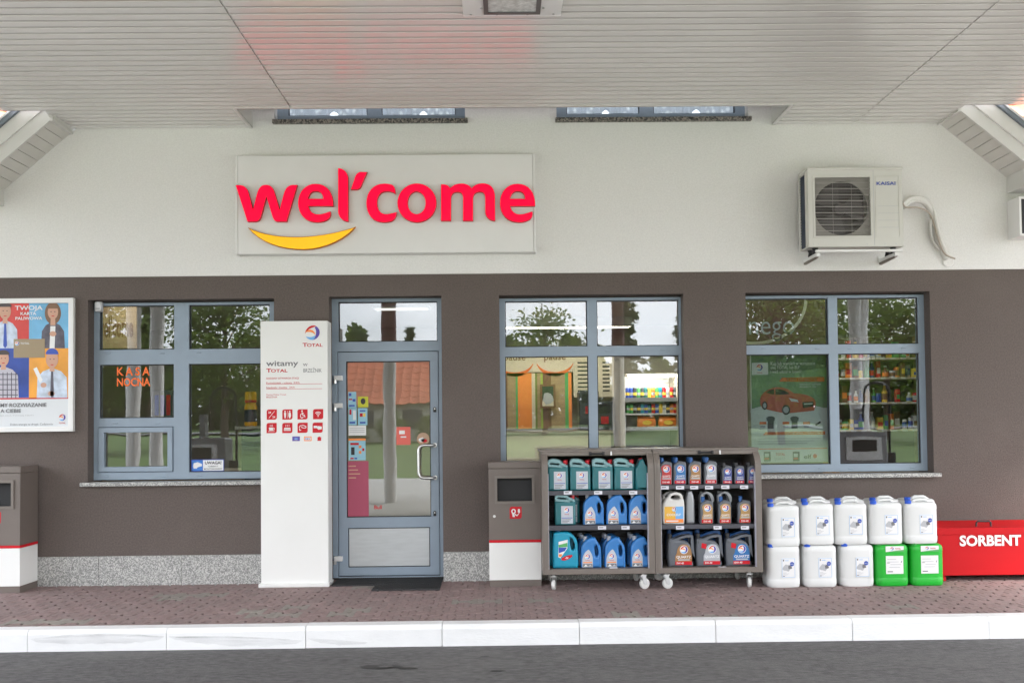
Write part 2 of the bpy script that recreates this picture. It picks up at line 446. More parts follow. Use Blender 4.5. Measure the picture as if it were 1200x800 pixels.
PVm = [mat('paver red', (0.275, 0.196, 0.186), 0.85, var=0.18, vscale=26, bump=0.4, bscale=150, rand=0.06, dirt=0.3, dscale=2.0, dcol=(0.32, 0.25, 0.235)),
       mat('paver brown', (0.258, 0.190, 0.180), 0.85, var=0.18, vscale=26, bump=0.4, bscale=150, rand=0.06, dirt=0.3, dscale=2.0, dcol=(0.30, 0.245, 0.23)),
       mat('paver grey', (0.27, 0.245, 0.215), 0.85, var=0.14, vscale=26, bump=0.4, bscale=150, rand=0.10)]
V, F = paver_geo()
pmesh = []
for m in PVm:
    q = MB(); q.add(V, F, m); o = q.build('paver', None); pmesh.append(o.data); COL.objects.unlink(o); bpy.data.objects.remove(o)
rp = random.Random(11); rest = MB(); cnt = 0; cells = []
nrow = int((abs(KY1)+0.03)/PR)+1
for r_ in range(nrow):
    y = KY1+0.065+r_*PR
    for c in range(-53, 54):
        x = c*PL+(PL/2 if r_ % 2 else 0)
        if abs(x) > 10.3 or y > 0.04: continue
        pat = math.sin(x*3.1+y*5.0)+math.sin(x*1.3-y*7+1)+rp.uniform(-1.2, 1.2)
        cells.append((x, y, 2 if pat > 1.75 else (1 if rp.random() < 0.45 else 0)))
vis = [c for c in cells if abs(c[0]) < 0.575*(c[1]+8.2)+0.25]
vis.sort(key=lambda c: c[1]); near = set((round(c[0], 3), round(c[1], 3)) for c in vis[:300])
for x, y, k in cells:
    dz = rp.uniform(-0.0015, 0.0015)
    if (round(x, 3), round(y, 3)) in near:
        o = bpy.data.objects.new('paver', pmesh[k]); COL.objects.link(o); o.parent = pavement; o.location = (x, y, dz)
    else:
        rest.add([(a+x, b+y, c+dz) for a, b, c in V], F, PVm[k])
o = rest.build('paver_field', pavement); o['kind'] = 'stuff'

# kerb stones, joints taken from the photograph
kx = [pw(px, 740, KY0)[0] for px in (-128, 32, 195, 358, 518, 679, 839, 999, 1159, 1320)]
kerb = bpy.data.objects.new('kerb', None); COL.objects.link(kerb); struct(kerb)
for i in range(-3, len(kx)+2):
    st = (kx[-1]-kx[0])/(len(kx)-1)
    x0 = kx[i] if 0 <= i < len(kx) else kx[0]+i*st if i < 0 else kx[-1]+(i-len(kx)+1)*st
    x1 = kx[i+1] if 0 <= i < len(kx)-1 else x0+st
    dz = random.uniform(-0.002, 0.002); dy = random.uniform(-0.003, 0.003)
    prof = [(KY0+dy, ROADZ-0.08), (KY0+dy, -0.018+dz), (KY0+0.008+dy, 0.0+dz), (KY0+0.022+dy, 0.012+dz), (KY1+dy, 0.014+dz), (KY1+dy, ROADZ-0.08)]
    q = MB(); q.prism(prof, x0+0.002, x1-0.002, M_kerb, 'x'); o = q.build('kerb_stone', kerb)
# grey tyre scuffs rubbed onto the face of two stones
M_scuff = mat('tyre scuff', (0.30, 0.30, 0.31), 0.8)
nt = M_scuff.node_tree; b_ = nt.nodes['Principled BSDF']; n_ = nt.nodes.new('ShaderNodeTexNoise'); n_.inputs['Scale'].default_value = 7; n_.inputs['Detail'].default_value = 8
t_ = nt.nodes.new('ShaderNodeTexCoord'); m_ = nt.nodes.new('ShaderNodeMapping'); m_.inputs['Scale'].default_value = (0.5, 1, 5)
nt.links.new(t_.outputs['Object'], m_.inputs[0]); nt.links.new(m_.outputs[0], n_.inputs['Vector'])
v_ = nt.nodes.new('ShaderNodeMapRange'); v_.inputs[1].default_value = 0.38; v_.inputs[2].default_value = 0.75; v_.inputs[3].default_value = 0.04; v_.inputs[4].default_value = 0.20
nt.links.new(n_.outputs[0], v_.inputs[0]); nt.links.new(v_.outputs[0], b_.inputs['Alpha'])
q = MB(); lay = 0
for (xa, ya, xb, yb, rise, dep) in ((36, 748, 192, 745, 0.030, 0.070), (50, 747, 185, 745, 0.026, 0.014), (198, 745, 354, 750, 0.012, 0.060), (205, 746, 340, 748.5, 0.012, 0.010), (361, 747, 430, 752, 0.0, 0.03)):
    Yk = KY0-0.0045-0.0006*lay; lay += 1
    A = pw(xa, ya, Yk); B = pw(xb, yb, Yk)
    top = [(A[0]+(B[0]-A[0])*t, A[1]+(B[1]-A[1])*t+rise*math.sin(math.pi*t)) for t in [i/24 for i in range(25)]]
    bot = [(x, max(ROADZ+0.006, z-0.003-dep*math.sin(math.pi*i/24)**0.5*(0.85+0.25*random.random()))) for i, (x, z) in enumerate(top)]
    q.poly(top+bot[::-1], Yk, M_scuff)
q.build('scuff_mark', kerb)

# ------------------------------------------------------------------ station building
bld = thing('station_building', 'station shop building with white upper and brown lower rendered walls', 'building', (0, 0.2, 0))
ZB = pw(600, 320.5, 0)[1]                       # brown / white line
YF, YD = 0.12, 0.15                             # window and door planes
def opening(x0, y0, x1, y1): return prect(x0, y0, x1, y1, 0)
OW1 = opening(103, 350.5, 320, 567); OD = opening(386, 347, 518.5, 690)
OW2 = opening(586, 345, 802.5, 560); OW3 = opening(875.5, 342, 1092, 555)
OD = (OD[0], OD[1], -0.02, OD[3])
sillz = pw(600, 562, 0)[1]+0.012
OW1 = (OW1[0], OW1[0]+1.665, sillz, OW1[3]); OW2 = (*OW2[:2], sillz, OW2[3]); OW3 = (*OW3[:2], sillz, OW3[3])
WL, WR = -10.0, 10.0
def wall_with_holes(outer, holes, y, depth, m, name, parent):
    q = MB(); q.poly([outer]+[list(reversed(h)) for h in holes], y, m)
    for h in holes:
        n = len(h)
        for i in range(n):
            a, b = h[i], h[(i+1) % n]
            q.add([(a[0], y, a[1]), (b[0], y, b[1]), (b[0], y+depth, b[1]), (a[0], y+depth, a[1])], [(0, 1, 2, 3)], m)
    return q.build(name, parent)
wall_with_holes([(WL, -0.1), (OD[0], -0.1), (OD[0], OD[3]), (OD[1], OD[3]), (OD[1], -0.1), (WR, -0.1), (WR, ZB), (WL, ZB)],
                [rectp(*o_) for o_ in (OW1, OW2, OW3)], 0.0, 0.30, M_brown, 'lower_wall', bld)
q = MB()                                        # door jambs and head
q.add([(OD[0], 0, -0.1), (OD[0], 0.3, -0.1), (OD[0], 0.3, OD[3]), (OD[0], 0, OD[3])], [(0, 1, 2, 3)], M_brown)
q.add([(OD[1], 0, -0.1), (OD[1], 0.3, -0.1), (OD[1], 0.3, OD[3]), (OD[1], 0, OD[3])], [(0, 1, 2, 3)], M_brown)
q.add([(OD[0], 0, OD[3]), (OD[1], 0, OD[3]), (OD[1], 0.3, OD[3]), (OD[0], 0.3, OD[3])], [(0, 1, 2, 3)], M_brown)
q.build('door_reveal', bld)
# upper white wall (gable), 12 mm proud of the brown, with two upper windows
VL = [pw(85, 156, 0), pw(13, 217, 0)]; VR = [pw(1099, 145, 0), pw(1178, 208, 0)]     # verge lines on the wall
sl = math.tan(R(40)); apx = (VL[0][0]+VR[0][0])/2; apz = (VL[0][1]+VR[0][1])/2+sl*(VR[0][0]-VL[0][0])/2
UZ0 = pw(600, 141, 0)[1]
U1 = (pw(322, 135, 0)[0], pw(545, 135, 0)[0], UZ0, UZ0+0.42); U2 = (pw(652, 135, 0)[0], pw(876, 135, 0)[0], UZ0, UZ0+0.42)
upper = [(WL, ZB), (WR, ZB), (WR, VR[1][1]-0.15), (VR[1][0], VR[1][1]), VR[0], (apx, apz), VL[0], VL[1], (WL, VL[1][1]-0.15)]
YW = -0.012
wall_with_holes(upper, [rectp(*U1), rectp(*U2)], YW, 0.30, M_cream, 'upper_wall', bld)
q = MB(); q.add([(WL, YW, ZB), (WR, YW, ZB), (WR, 0.02, ZB), (WL, 0.02, ZB)], [(0, 1, 2, 3)], M_cream); q.build('wall_drip_edge', bld)

# granite plinth slabs
zt_ = pw(300, 649, 0)[1]
def slab(x0, x1):
    q = MB(); q.box(x0+0.0015, x1-0.0015, -0.022, 0.01, -0.02, zt_, M_granite, 0.002); q.build('plinth_slab', bld)
xs = [-10.0, -8.8, -7.6, -6.4, -5.4, pw(30, 660)[0]-0.35, pw(116.5, 660)[0], pw(214, 660)[0], pw(308, 660)[0], OD[0]+0.0]
for a, b in zip(xs[:-1], xs[1:]): slab(a, b)
xs = [OD[1], pw(600, 660)[0], pw(700, 660)[0], pw(800, 660)[0], pw(900, 660)[0], pw(1000, 660)[0], pw(1099, 660)[0], 4.9, 5.9, 7.0, 8.2, 9.1, 10.0]
for a, b in zip(xs[:-1], xs[1:]): slab(a, b)

# ------------------------------------------------------------------ windows
def window(op, panes, Y, name='window', sash=None, bottom_extra=0.0, inset=0.012):
    x0, x1, z0, z1 = op
    fr = MB()
    holes = [rectp(*p) for p in panes]
    fr.solid([rectp(x0-0.02, x1+0.02, z0+0.02, z1-inset)]+holes, Y, 0.075, 0.004, M_frame, 1)
    w = fr.build(name, bld)
    for p in panes:
        q = MB(); q.box(p[0]-0.005, p[1]+0.005, Y+0.03, Y+0.038, p[2]-0.005, p[3]+0.005, M_glass); q.build('pane', w)
        q = MB(); t = 0.007
        q.prism([rectp(p[0]-0.001, p[1]+0.001, p[2]-0.001, p[3]+0.001), rectp(p[0]+t, p[1]-t, p[2]+t, p[3]-t)], Y+0.018, Y+0.029, M_gasket)
        q.build('gasket', w)
    return w
def P_(x0, y0, x1, y1, Y=YF): return prect(x0, y0, x1, y1, Y)
def level(rects):                                   # panes of one row share their heights
    za = sum(r_[2] for r_ in rects)/len(rects); zb = sum(r_[3] for r_ in rects)/len(rects)
    return [(r_[0], r_[1], za, zb) for r_ in rects]
def capmarks(w, pts, Y):
    for px, py in pts:
        x, z = pw(px, py, Y); q = MB(); q.box(x-0.022, x+0.022, Y-0.006, Y+0.004, z-0.006, z+0.006, M_frame, 0.003); q.build('drain_cap', w)
u = level([P_(116.5, 358, 204, 409.5), P_(221.5, 357, 316, 408.5)])
hx = P_(115, 500, 203, 553)
lowz = P_(221.5, 426, 316, 552.5)
W1 = window(OW1, u+[P_(116.5, 427, 203.5, 489.5), (hx[0], hx[1], hx[2], hx[3]), lowz], YF)
capmarks(W1, ((127, 414), (190, 414), (233, 413), (135, 496), (185, 496), (126, 558.5), (192, 558), (234, 557)), YF)
q = MB(); hp = P_(122.5, 506.5, 196.5, 546.5)         # serving hatch sash
q.solid([rectp(hx[0]+0.004, hx[1]-0.004, hx[2]+0.004, hx[3]-0.004), rectp(*hp)], YF-0.012, 0.05, 0.005, M_frame, 1)
q.build('hatch_sash', W1)
M_wirebox = mat('sensor white', (0.7, 0.7, 0.72), 0.4)
x, z = pw(115, 359, YF-0.05)
q = MB(); q.box(x-0.03, x+0.028, YF-0.06, YF+0.002, z-0.046, z+0.046, M_wirebox, 0.008); q.box(x-0.02, x+0.018, YF-0.062, YF-0.058, z-0.03, z-0.015, M_plg)
s_ = q.build('motion_sensor', W1)
u = level([P_(592, 353, 688, 406), P_(699.5, 351.5, 795.5, 405)]); l = level([P_(592.5, 417.5, 690, 540), P_(700.5, 416.5, 796.5, 539)])
W2 = window(OW2, u+l, YF)
capmarks(W2, ((611, 411), (675, 411), (712, 411), (777, 410)), YF)
u = level([P_(874, 350, 970.5, 404), P_(981.5, 348.5, 1076, 403)]); l = level([P_(874, 415, 972.5, 544), P_(983.5, 414, 1078.5, 543)])
W3 = window(OW3, u+l, YF)
capmarks(W3, ((895, 408.5), (958, 408.5), (996, 408.5), (1059, 407.5), (962, 549), (997, 548.5), (1069, 547.5)), YF)
def sill(x0, x1, z, m, name='window_sill', out=0.05, th=0.035):
    q = MB(); q.box(x0, x1, -out, YF+0.01, z-th, z, m, 0.004); return q.build(name, bld)
sl_l = pw(93, 567, -0.05)[0]; sl_r = pw(1104, 557, -0.05)[0]
sz = sillz+0.008
sill(sl_l, OW1[1]+0.06, sz, M_granite); sill(OW2[0]-0.07, OW2[1]+0.07, sz, M_granite); sill(OW3[0]-0.07, sl_r, sz, M_granite)

# upper windows with lace curtains
M_lace = mat('lace curtain', (0.72, 0.74, 0.78), 0.9)
nt = M_lace.node_tree; b_ = nt.nodes['Principled BSDF']
v_ = nt.nodes.new('ShaderNodeTexVoronoi'); v_.inputs['Scale'].default_value = 17
t_ = nt.nodes.new('ShaderNodeTexCoord'); nt.links.new(t_.outputs['Object'], v_.inputs['Vector'])
r_ = nt.nodes.new('ShaderNodeValToRGB'); r_.color_ramp.elements[0].position = 0.15; r_.color_ramp.elements[1].position = 0.45
r_.color_ramp.elements[0].color = (0.96, 0.96, 0.96, 1); r_.color_ramp.elements[1].color = (0.55, 0.57, 0.62, 1)
nt.links.new(v_.outputs['Distance'], r_.inputs[0]); nt.links.new(r_.outputs[0], b_.inputs['Base Color'])
tl_ = nt.nodes.new('ShaderNodeBsdfTranslucent'); ms_ = nt.nodes.new('ShaderNodeMixShader'); nt.links.new(r_.outputs[0], tl_.inputs[0])
nt.links.new(b_.outputs[0], ms_.inputs[1]); nt.links.new(tl_.outputs[0], ms_.inputs[2]); nt.links.new(ms_.outputs[0], nt.nodes['Material Output'].inputs[0])
YU = 0.09
for op, mid in ((U1, pw(438, 132, YU)[0]), (U2, pw(757, 132, YU)[0])):
    p = [(op[0]+0.10, mid-0.06, op[2]+0.085, op[2]+0.36), (mid+0.07, op[1]-0.09, op[2]+0.085, op[2]+0.36)]
    w = window(op, p, YU)
    for a in p:
        q = MB(); n = 44; rows = []                 # pleated lace hanging in swags
        for k in range(n+1):
            t = k/n; x = a[0]-0.03+(a[1]-a[0]+0.06)*t
            low = a[2]-0.03+0.085*max(0, math.cos((t-0.55)*7.0))**4+0.012*abs(math.sin(t*31))
            yy = YU+0.11+0.012*math.sin(t*44)
            rows.append(((x, yy, low), (x, yy, a[3])))
        for k in range(n):
            q.add([rows[k][0], rows[k+1][0], rows[k+1][1], rows[k][1]], [(0, 1, 2, 3)], M_lace)
        q.build('lace_curtain', w)
    q = MB(); q.box(op[0]-0.1, op[1]+0.1, 0.45, 0.47, op[2]-0.2, op[2]+0.21, M_dark); q.build('room_back', w)  # low dark board added for the room's gloom; sky light passes over it
    q = MB(); q.box(op[0]-0.012, op[1]+0.025, -0.055, YU+0.01, op[2]-0.03, op[2]+0.006, M_granite_d, 0.004); q.build('window_sill', bld)

# ------------------------------------------------------------------ door
d0 = prect(390.3, 348, 519, 677, YD)
DZ0 = 0.012
tp = prect(396.5, 353.5, 512.5, 400, YD)             # transom pane
leaf = prect(396, 411.5, 515, 677, YD)
gp = prect(405.8, 423, 504.6, 605.5, YD); kp = prect(408, 618, 504, 664, YD)
q = MB()
q.solid([rectp(d0[0]-0.02, d0[1]+0.02, DZ0, d0[3]+0.01), rectp(*tp), rectp(leaf[0], leaf[1], DZ0-0.001+0.012, leaf[3])], YD, 0.08, 0.003, M_frame, 1)
door = q.build('door', bld)
q = MB(); lz = DZ0+0.02
q.solid([rectp(leaf[0]+0.005, leaf[1]-0.005, lz, leaf[3]-0.005), rectp(*gp), rectp(*kp)], YD+0.003, 0.06, 0.003, M_frame, 1)
q.build('door_leaf', door)
q = MB(); q.box(leaf[0]-0.002, leaf[1]+0.002, YD+0.03, YD+0.05, lz, leaf[3]+0.002, M_gasket)
# keep only the rim of the gasket board: four thin strips behind the gap
q = MB(); gk = 0.012
for (a, b, c, d) in ((leaf[0]-0.004, leaf[0]+gk, lz, leaf[3]), (leaf[1]-gk, leaf[1]+0.004, lz, leaf[3]), (leaf[0], leaf[1], leaf[3]-gk, leaf[3]+0.003), (leaf[0], leaf[1], DZ0+0.001, lz+0.01)):
    q.box(a, b, YD+0.04, YD+0.07, c, d, M_gasket)
q.build('seal', door)
for p, nm in ((tp, 'transom_pane'), (gp, 'pane')):
    q = MB(); q.box(p[0]-0.006, p[1]+0.006, YD+0.03, YD+0.038, p[2]-0.006, p[3]+0.006, M_glass); q.build(nm, door)
    q = MB(); t = 0.007
    q.prism([rectp(p[0]-0.001, p[1]+0.001, p[2]-0.001, p[3]+0.001), rectp(p[0]+t, p[1]-t, p[2]+t, p[3]-t)], YD+0.018, YD+0.029, M_gasket); q.build('gasket', door)
q = MB(); q.box(kp[0]-0.002, kp[1]+0.002, YD+0.02, YD+0.05, kp[2]-0.002, kp[3]+0.002, M_gasket)
q.box(kp[0]+0.007, kp[1]-0.007, YD+0.012, YD+0.03, kp[2]+0.007, kp[3]-0.007, M_alu, 0.002); q.build('kick_plate', door)
hxp = pw(491, 540, YD)[0]; hz0 = pw(490, 559.5, YD)[1]; hz1 = pw(490, 521.5, YD)[1]; hb = pw(509, 540, YD)[0]
pts = [(hb, YD+0.01, hz1), (hb, YD-0.045, hz1)]
arc = [(hxp+0.05-0.05*math.sin(a), YD-0.06, hz1-0.05+0.05*math.cos(a)) for a in [R(k*15) for k in range(7)]]
arc2 = [(hxp+0.05-0.05*math.cos(a), YD-0.06, hz0+0.05-0.05*math.sin(a)) for a in [R(k*15) for k in range(7)]]
q = MB(); q.tube([(hb+0.005, YD+0.02, hz1), (hb+0.005, YD-0.04, hz1), (hb-0.02, YD-0.06, hz1)]+arc+arc2+[(hb-0.02, YD-0.06, hz0), (hb+0.005, YD-0.04, hz0), (hb+0.005, YD+0.02, hz0)], 0.0135, M_steel, 12)
for z in (hz0, hz1): q.lathe([(0.02, 0), (0.02, 0.008)], (hb+0.005, YD-0.006, z), M_steel, 14, 'y')
q.build('handle', door, 40)
for py in (443, 475, 654):                                       # hinges
    x, z = pw(396.5, py, YD); q = MB()
    q.box(x-0.035, x+0.042, YD-0.032, YD+0.004, z-0.022, z+0.022, M_white, 0.004)
    q.lathe([(0.017, -0.03), (0.017, 0.0)], (x-0.03, YD-0.02, z-0.02), M_steel, 12); q.build('hinge', door)
for py in (479.5, 601):
    x, z = pw(509.5, py, YD); q = MB(); q.lathe([(0.014, 0), (0.014, 0.009)], (x, YD-0.008, z+0.008), M_black, 14, 'y')
    q.box(x-0.013, x+0.013, YD-0.007, YD+0.004, z-0.026, z+0.008, M_black, 0.003); q.lathe([(0.007, 0), (0.007, 0.004)], (x, YD-0.011, z+0.006), M_zinc, 10, 'y'); q.build('lock', door)
# stickers on the inside of the door glass
YS = YD+0.0285
M_cyanp = mat('sticker sky', (0.30, 0.56, 0.68), 0.5); M_limep = mat('sticker lime', (0.55, 0.56, 0.03), 0.5)
M_magp = mat('poster magenta', (0.42, 0.07, 0.13), 0.5)
def sticker(x0, y0, x1, y1, base, marks, Y=YS, parent=door, name='sticker'):
    p = prect(x0, y0, x1, y1, Y); q = MB(); q.box(p[0], p[1], Y, Y+0.001, p[2], p[3], base)
    W_, H_ = p[1]-p[0], p[3]-p[2]
    for (a, b, c, d, m) in marks: q.rect(p[0]+a*W_, p[0]+c*W_, p[2]+b*H_, p[2]+d*H_, Y-0.0008, m)
    return q, p, parent, name
def put(t): return t[0].build(t[3], t[2])
put(sticker(408, 459, 417.5, 478, M_cyanp, [(0.1, 0.75, 0.4, 0.92, M_pblue), (0.1, 0.5, 0.5, 0.58, M_pred), (0.55, 0.4, 0.9, 0.56, M_pblue), (0.1, 0.1, 0.8, 0.2, M_pblue)]))
put(sticker(408.5, 477.5, 418, 498, M_cyanp, [(0.1, 0.6, 0.35, 0.9, M_pred), (0.55, 0.3, 0.9, 0.85, M_pw), (0.1, 0.1, 0.8, 0.2, M_pblue)]))
put(sticker(419.5, 478, 430.5, 498, M_cyanp, [(0.2, 0.5, 0.5, 0.7, M_pred), (0.55, 0.5, 0.8, 0.7, M_pyel), (0.2, 0.1, 0.8, 0.2, M_pblue), (0.2, 0.8, 0.8, 0.88, M_pblue)]))
t = sticker(419.5, 464.5, 431.5, 477, M_limep, []); t[0].poly(ell((t[1][0]+t[1][1])/2, (t[1][2]+t[1][3])/2+0.006, 0.022, 0.028), YS-0.0008, M_pk); put(t)
put(sticker(408.5, 498.5, 429, 510, M_pw, [(0.05, 0.3+0.2*k, 0.92, 0.36+0.2*k, M_plg) for k in range(3)]))
put(sticker(408.5, 513.5, 428.5, 539, M_cyanp, [(0, 0.9, 1, 1, M_porange), (0.1, 0.7, 0.6, 0.8, M_pred), (0.15, 0.25, 0.35, 0.6, M_pk), (0.6, 0.55, 0.75, 0.68, M_porange), (0.6, 0.3, 0.75, 0.43, M_porange), (0.8, 0.42, 0.92, 0.55, M_pred), (0.1, 0.05, 0.3, 0.12, M_pred), (0.34, 0.05, 0.5, 0.12, M_pblue)]))
t = sticker(407.5, 540, 432, 605, M_magp, [(0.05, 0.9-0.07*k, 0.4+0.1*(k % 3), 0.92-0.07*k, M_skin) for k in range(4)]); put(t)
t = sticker(464.5, 500, 481, 521, mat('sticker orange red', (0.72, 0.13, 0.10), 0.5), [(0.2, 0.6, 0.6, 0.8, M_pw), (0.3, 0.4, 0.7, 0.48, M_pw)]); put(t)
x, z = pw(496, 514, YS); q = MB(); q.poly(ell(x, z, 0.058), YS, mat('round sticker', (0.50, 0.33, 0.22), 0.5)); q.poly(blob(x+0.01, z-0.015, 0.03, 0.015, 10, 4), YS-0.001, M_pred); q.poly(blob(x-0.015, z-0.01, 0.025, 0.02, 10, 5), YS-0.001, M_pw); q.build('sticker', door)
x, z = pw(443, 596, YS); q = MB(); q.text('Bull', x, z, 0.035, YS, M_pred, 0.02); q.build('lettering', door)

# lettering and stickers on the window glass
def on_pane(w, fn):
    q = MB(); fn(q); return q.build('lettering', w)
YG = YF+0.028
M_kasa = mat('orange vinyl letters', (0.95, 0.16, 0.012), 0.4)
def f(q):
    r1 = prect(137, 430, 175.5, 439.5, YG); q.text('K A S A', r1[0], r1[2], r1[3]-r1[2], YG, M_kasa, 0.028, 'L', r1[1]-r1[0])
    r2 = prect(137, 442.5, 176, 452, YG); q.text('NOCNA', r2[0], r2[2], r2[3]-r2[2], YG, M_kasa, 0.024, 'L', r2[1]-r2[0])
on_pane(W1, f)
def f(q):
    p = prect(224, 538, 262.5, 552, YG); q.box(p[0], p[1], YG, YG+0.001, p[2], p[3], M_pblue)
    W_, H_ = p[1]-p[0], p[3]-p[2]
    q.rect(p[0]+0.03*W_, p[0]+0.35*W_, p[2]+0.08*H_, p[2]+0.92*H_, YG-0.0006, mat('print azure', (0.04, 0.20, 0.62), 0.4))
    q.rect(p[0]+0.36*W_, p[0]+0.98*W_, p[2]+0.06*H_, p[2]+0.94*H_, YG-0.0006, M_pw)
    q.poly([(p[0]+W_*a, p[2]+H_*b) for a, b in ((0.06, 0.42), (0.08, 0.7), (0.2, 0.78), (0.33, 0.62), (0.33, 0.45), (0.2, 0.35), (0.17, 0.25), (0.08, 0.25))], YG-0.0012, M_pw)
    q.text('UWAGA!', p[0]+0.67*W_, p[2]+0.60*H_, 0.25*H_, YG-0.0012, M_pk, 0.03, 'C', 0.5*W_)
    q.text('OBIEKT', p[0]+0.67*W_, p[2]+0.36*H_, 0.12*H_, YG-0.0012, M_pk, 0.01, 'C', 0.3*W_)
    q.text('MONITOROWANY', p[0]+0.67*W_, p[2]+0.14*H_, 0.13*H_, YG-0.0012, M_pk, 0.01, 'C', 0.55*W_)
o = on_pane(W1, f); o.name = 'camera_notice'

# ------------------------------------------------------------------ verges (gable eaves on both sides)
M_soffit = mat('white soffit panel', (0.62, 0.60, 0.57), 0.5, var=0.04, vscale=5)
M_fascia = mat('white fascia', (0.66, 0.65, 0.63), 0.5, var=0.03, vscale=5)
M_trim = mat('grey zinc trim', (0.20, 0.23, 0.27), 0.35, metal=0.3)
YV = -0.38
for side, (top, bot) in (('l', VL), ('r', VR)):
    sg = -1 if side == 'l' else 1
    dx = bot[0]-top[0]; dz = bot[1]-top[1]; Ln = math.hypot(dx, dz); ux, uz = dx/Ln, dz/Ln        # down the slope
    nx, nzv = -uz*sg, ux*sg                                                                          # up and outward
    vr = thing('verge', 'white %s roof verge with soffit boards beside the %s' % (('sloping', 'framed poster side') if side == 'l' else ('slanted', 'air conditioner')), 'roof verge', (top[0], -0.2, top[1]))
    vr.parent = None
    nb = 8; bw = 0.099
    for k in range(nb):
        s0, s1 = k*bw+0.002, (k+1)*bw-0.003
        A = (top[0]+ux*s0, top[1]+uz*s0); B = (top[0]+ux*s1, top[1]+uz*s1)
        q = MB(); q.prism([A, B, (B[0]+nx*0.012, B[1]+nzv*0.012), (A[0]+nx*0.012, A[1]+nzv*0.012)], YV+0.01, -0.014, M_soffit)
        q.build('soffit_board', vr)
    L1 = nb*bw
    def strip(a, b, y0, y1, m, name, s0=-0.05, s1=L1):
        q = MB(); A = (top[0]+ux*s0, top[1]+uz*s0); B = (top[0]+ux*s1, top[1]+uz*s1)
        q.prism([(A[0]+nx*a, A[1]+nzv*a), (B[0]+nx*a, B[1]+nzv*a), (B[0]+nx*b, B[1]+nzv*b), (A[0]+nx*b, A[1]+nzv*b)], y0, y1, m); q.build(name, vr)
    strip(0.0125, 0.10, YV+0.012, 3.5, M_fascia, 'roof_deck', -0.3, L1+0.3)
    strip(-0.006, 0.095, YV-0.012, YV+0.01, M_fascia, 'fascia_board', -0.0)
    strip(0.098, 0.21, YV-0.030, YV-0.004, M_fascia, 'upper_fascia', -0.3)
    strip(0.212, 0.262, YV-0.055, YV-0.01, M_trim, 'metal_trim', -0.5)
    strip(0.245, 0.262, YV-0.065, YV-0.054, mat('trim edge', (0.6, 0.62, 0.64), 0.4), 'trim_lip', -0.5)
    # boxed foot of the verge
    e = (top[0]+ux*L1, top[1]+uz*L1)
    q = MB(); q.box(min(e[0], e[0]+sg*0.7), max(e[0], e[0]+sg*0.7), YV-0.02, -0.014, e[1]-0.15, e[1]+0.02, M_fascia, 0.003); q.build('eave_box', vr)
    # side cheek against the canopy
    q = MB(); q.box(top[0]-0.02 if side == 'l' else top[0]-0.012, top[0]+0.012 if side == 'l' else top[0]+0.02, YV-0.01, -0.014, top[1]-0.02, top[1]+0.01, M_fascia); q.build('joint_cover', vr)

# tiled side roofs that show past the verges
M_tile = mat('orange clay tile', (0.50, 0.20, 0.11), 0.7, var=0.15, vscale=6, rand=0.08)
def tile_mesh(w=0.30, l=0.38):
    q = MB(); n = 8; V_ = []
    for j in range(2):
        for k in range(n+1):
            t = k/n; z = 0.028*math.cos(t*2*math.pi)+0.010*math.cos(t*4*math.pi)
            V_.append(((t-0.5)*w, -j*l, z+(0.03 if j else 0.0)))
    V_ += [(v[0], v[1], v[2]-0.03) for v in V_[n+1:]]
    F_ = [(k, k+1, n+2+k, n+1+k) for k in range(n)]+[(n+1+k, n+2+k, 2*n+3+k, 2*n+2+k) for k in range(n)]
    q.add(V_, F_, M_tile); o = q.build('roof_tile', None, 50); me = o.data; COL.objects.unlink(o); bpy.data.objects.remove(o); return me
tile_me = tile_mesh()
def tile_roof(root, x0, x1, Y0, Z0, rows, pitch):
    n = int((x1-x0)/0.29)
    for j in range(rows):
        for k in range(n):
            o = bpy.data.objects.new('roof_tile', tile_me); COL.objects.link(o); o.parent = root
            d = (j+1)*0.34; o.location = (x0+0.15+k*0.29, Y0+d*math.cos(pitch), Z0+d*math.sin(pitch)); o.rotation_euler = (pitch, 0, 0)
rl = thing('tiled_roof', 'orange tiled side roof past the verge on the poster side', 'roof', (0, 0, 0)); tile_roof(rl, -6.9, -4.45, 0.12, 3.78, 6, R(42))
rr = thing('tiled_roof', 'orange tiled side roof past the verge on the air conditioner side', 'roof', (0, 0, 0)); tile_roof(rr, 4.6, 7.2, 0.12, 3.78, 6, R(42))
# dark-faced cabinet at the wall's right end
a = prect(1194.5, 230, 1250, 276, -0.2)
ln = thing('sign_cabinet', 'white boxed cabinet with dark face under the slanted roof verge', 'cabinet', (a[0]+0.2, -0.1, a[2]))
q = MB(); q.prism([rectp(a[0], a[1], a[2], a[3]), rectp(a[0]+0.02, a[1]-0.02, a[2]+0.02, a[3]-0.02)], -0.2, -0.014, M_white); q.build('case', ln)
q = MB(); q.rect(a[0]+0.02, a[1]-0.02, a[2]+0.02, a[3]-0.02, -0.185, M_dark); q.build('face', ln)

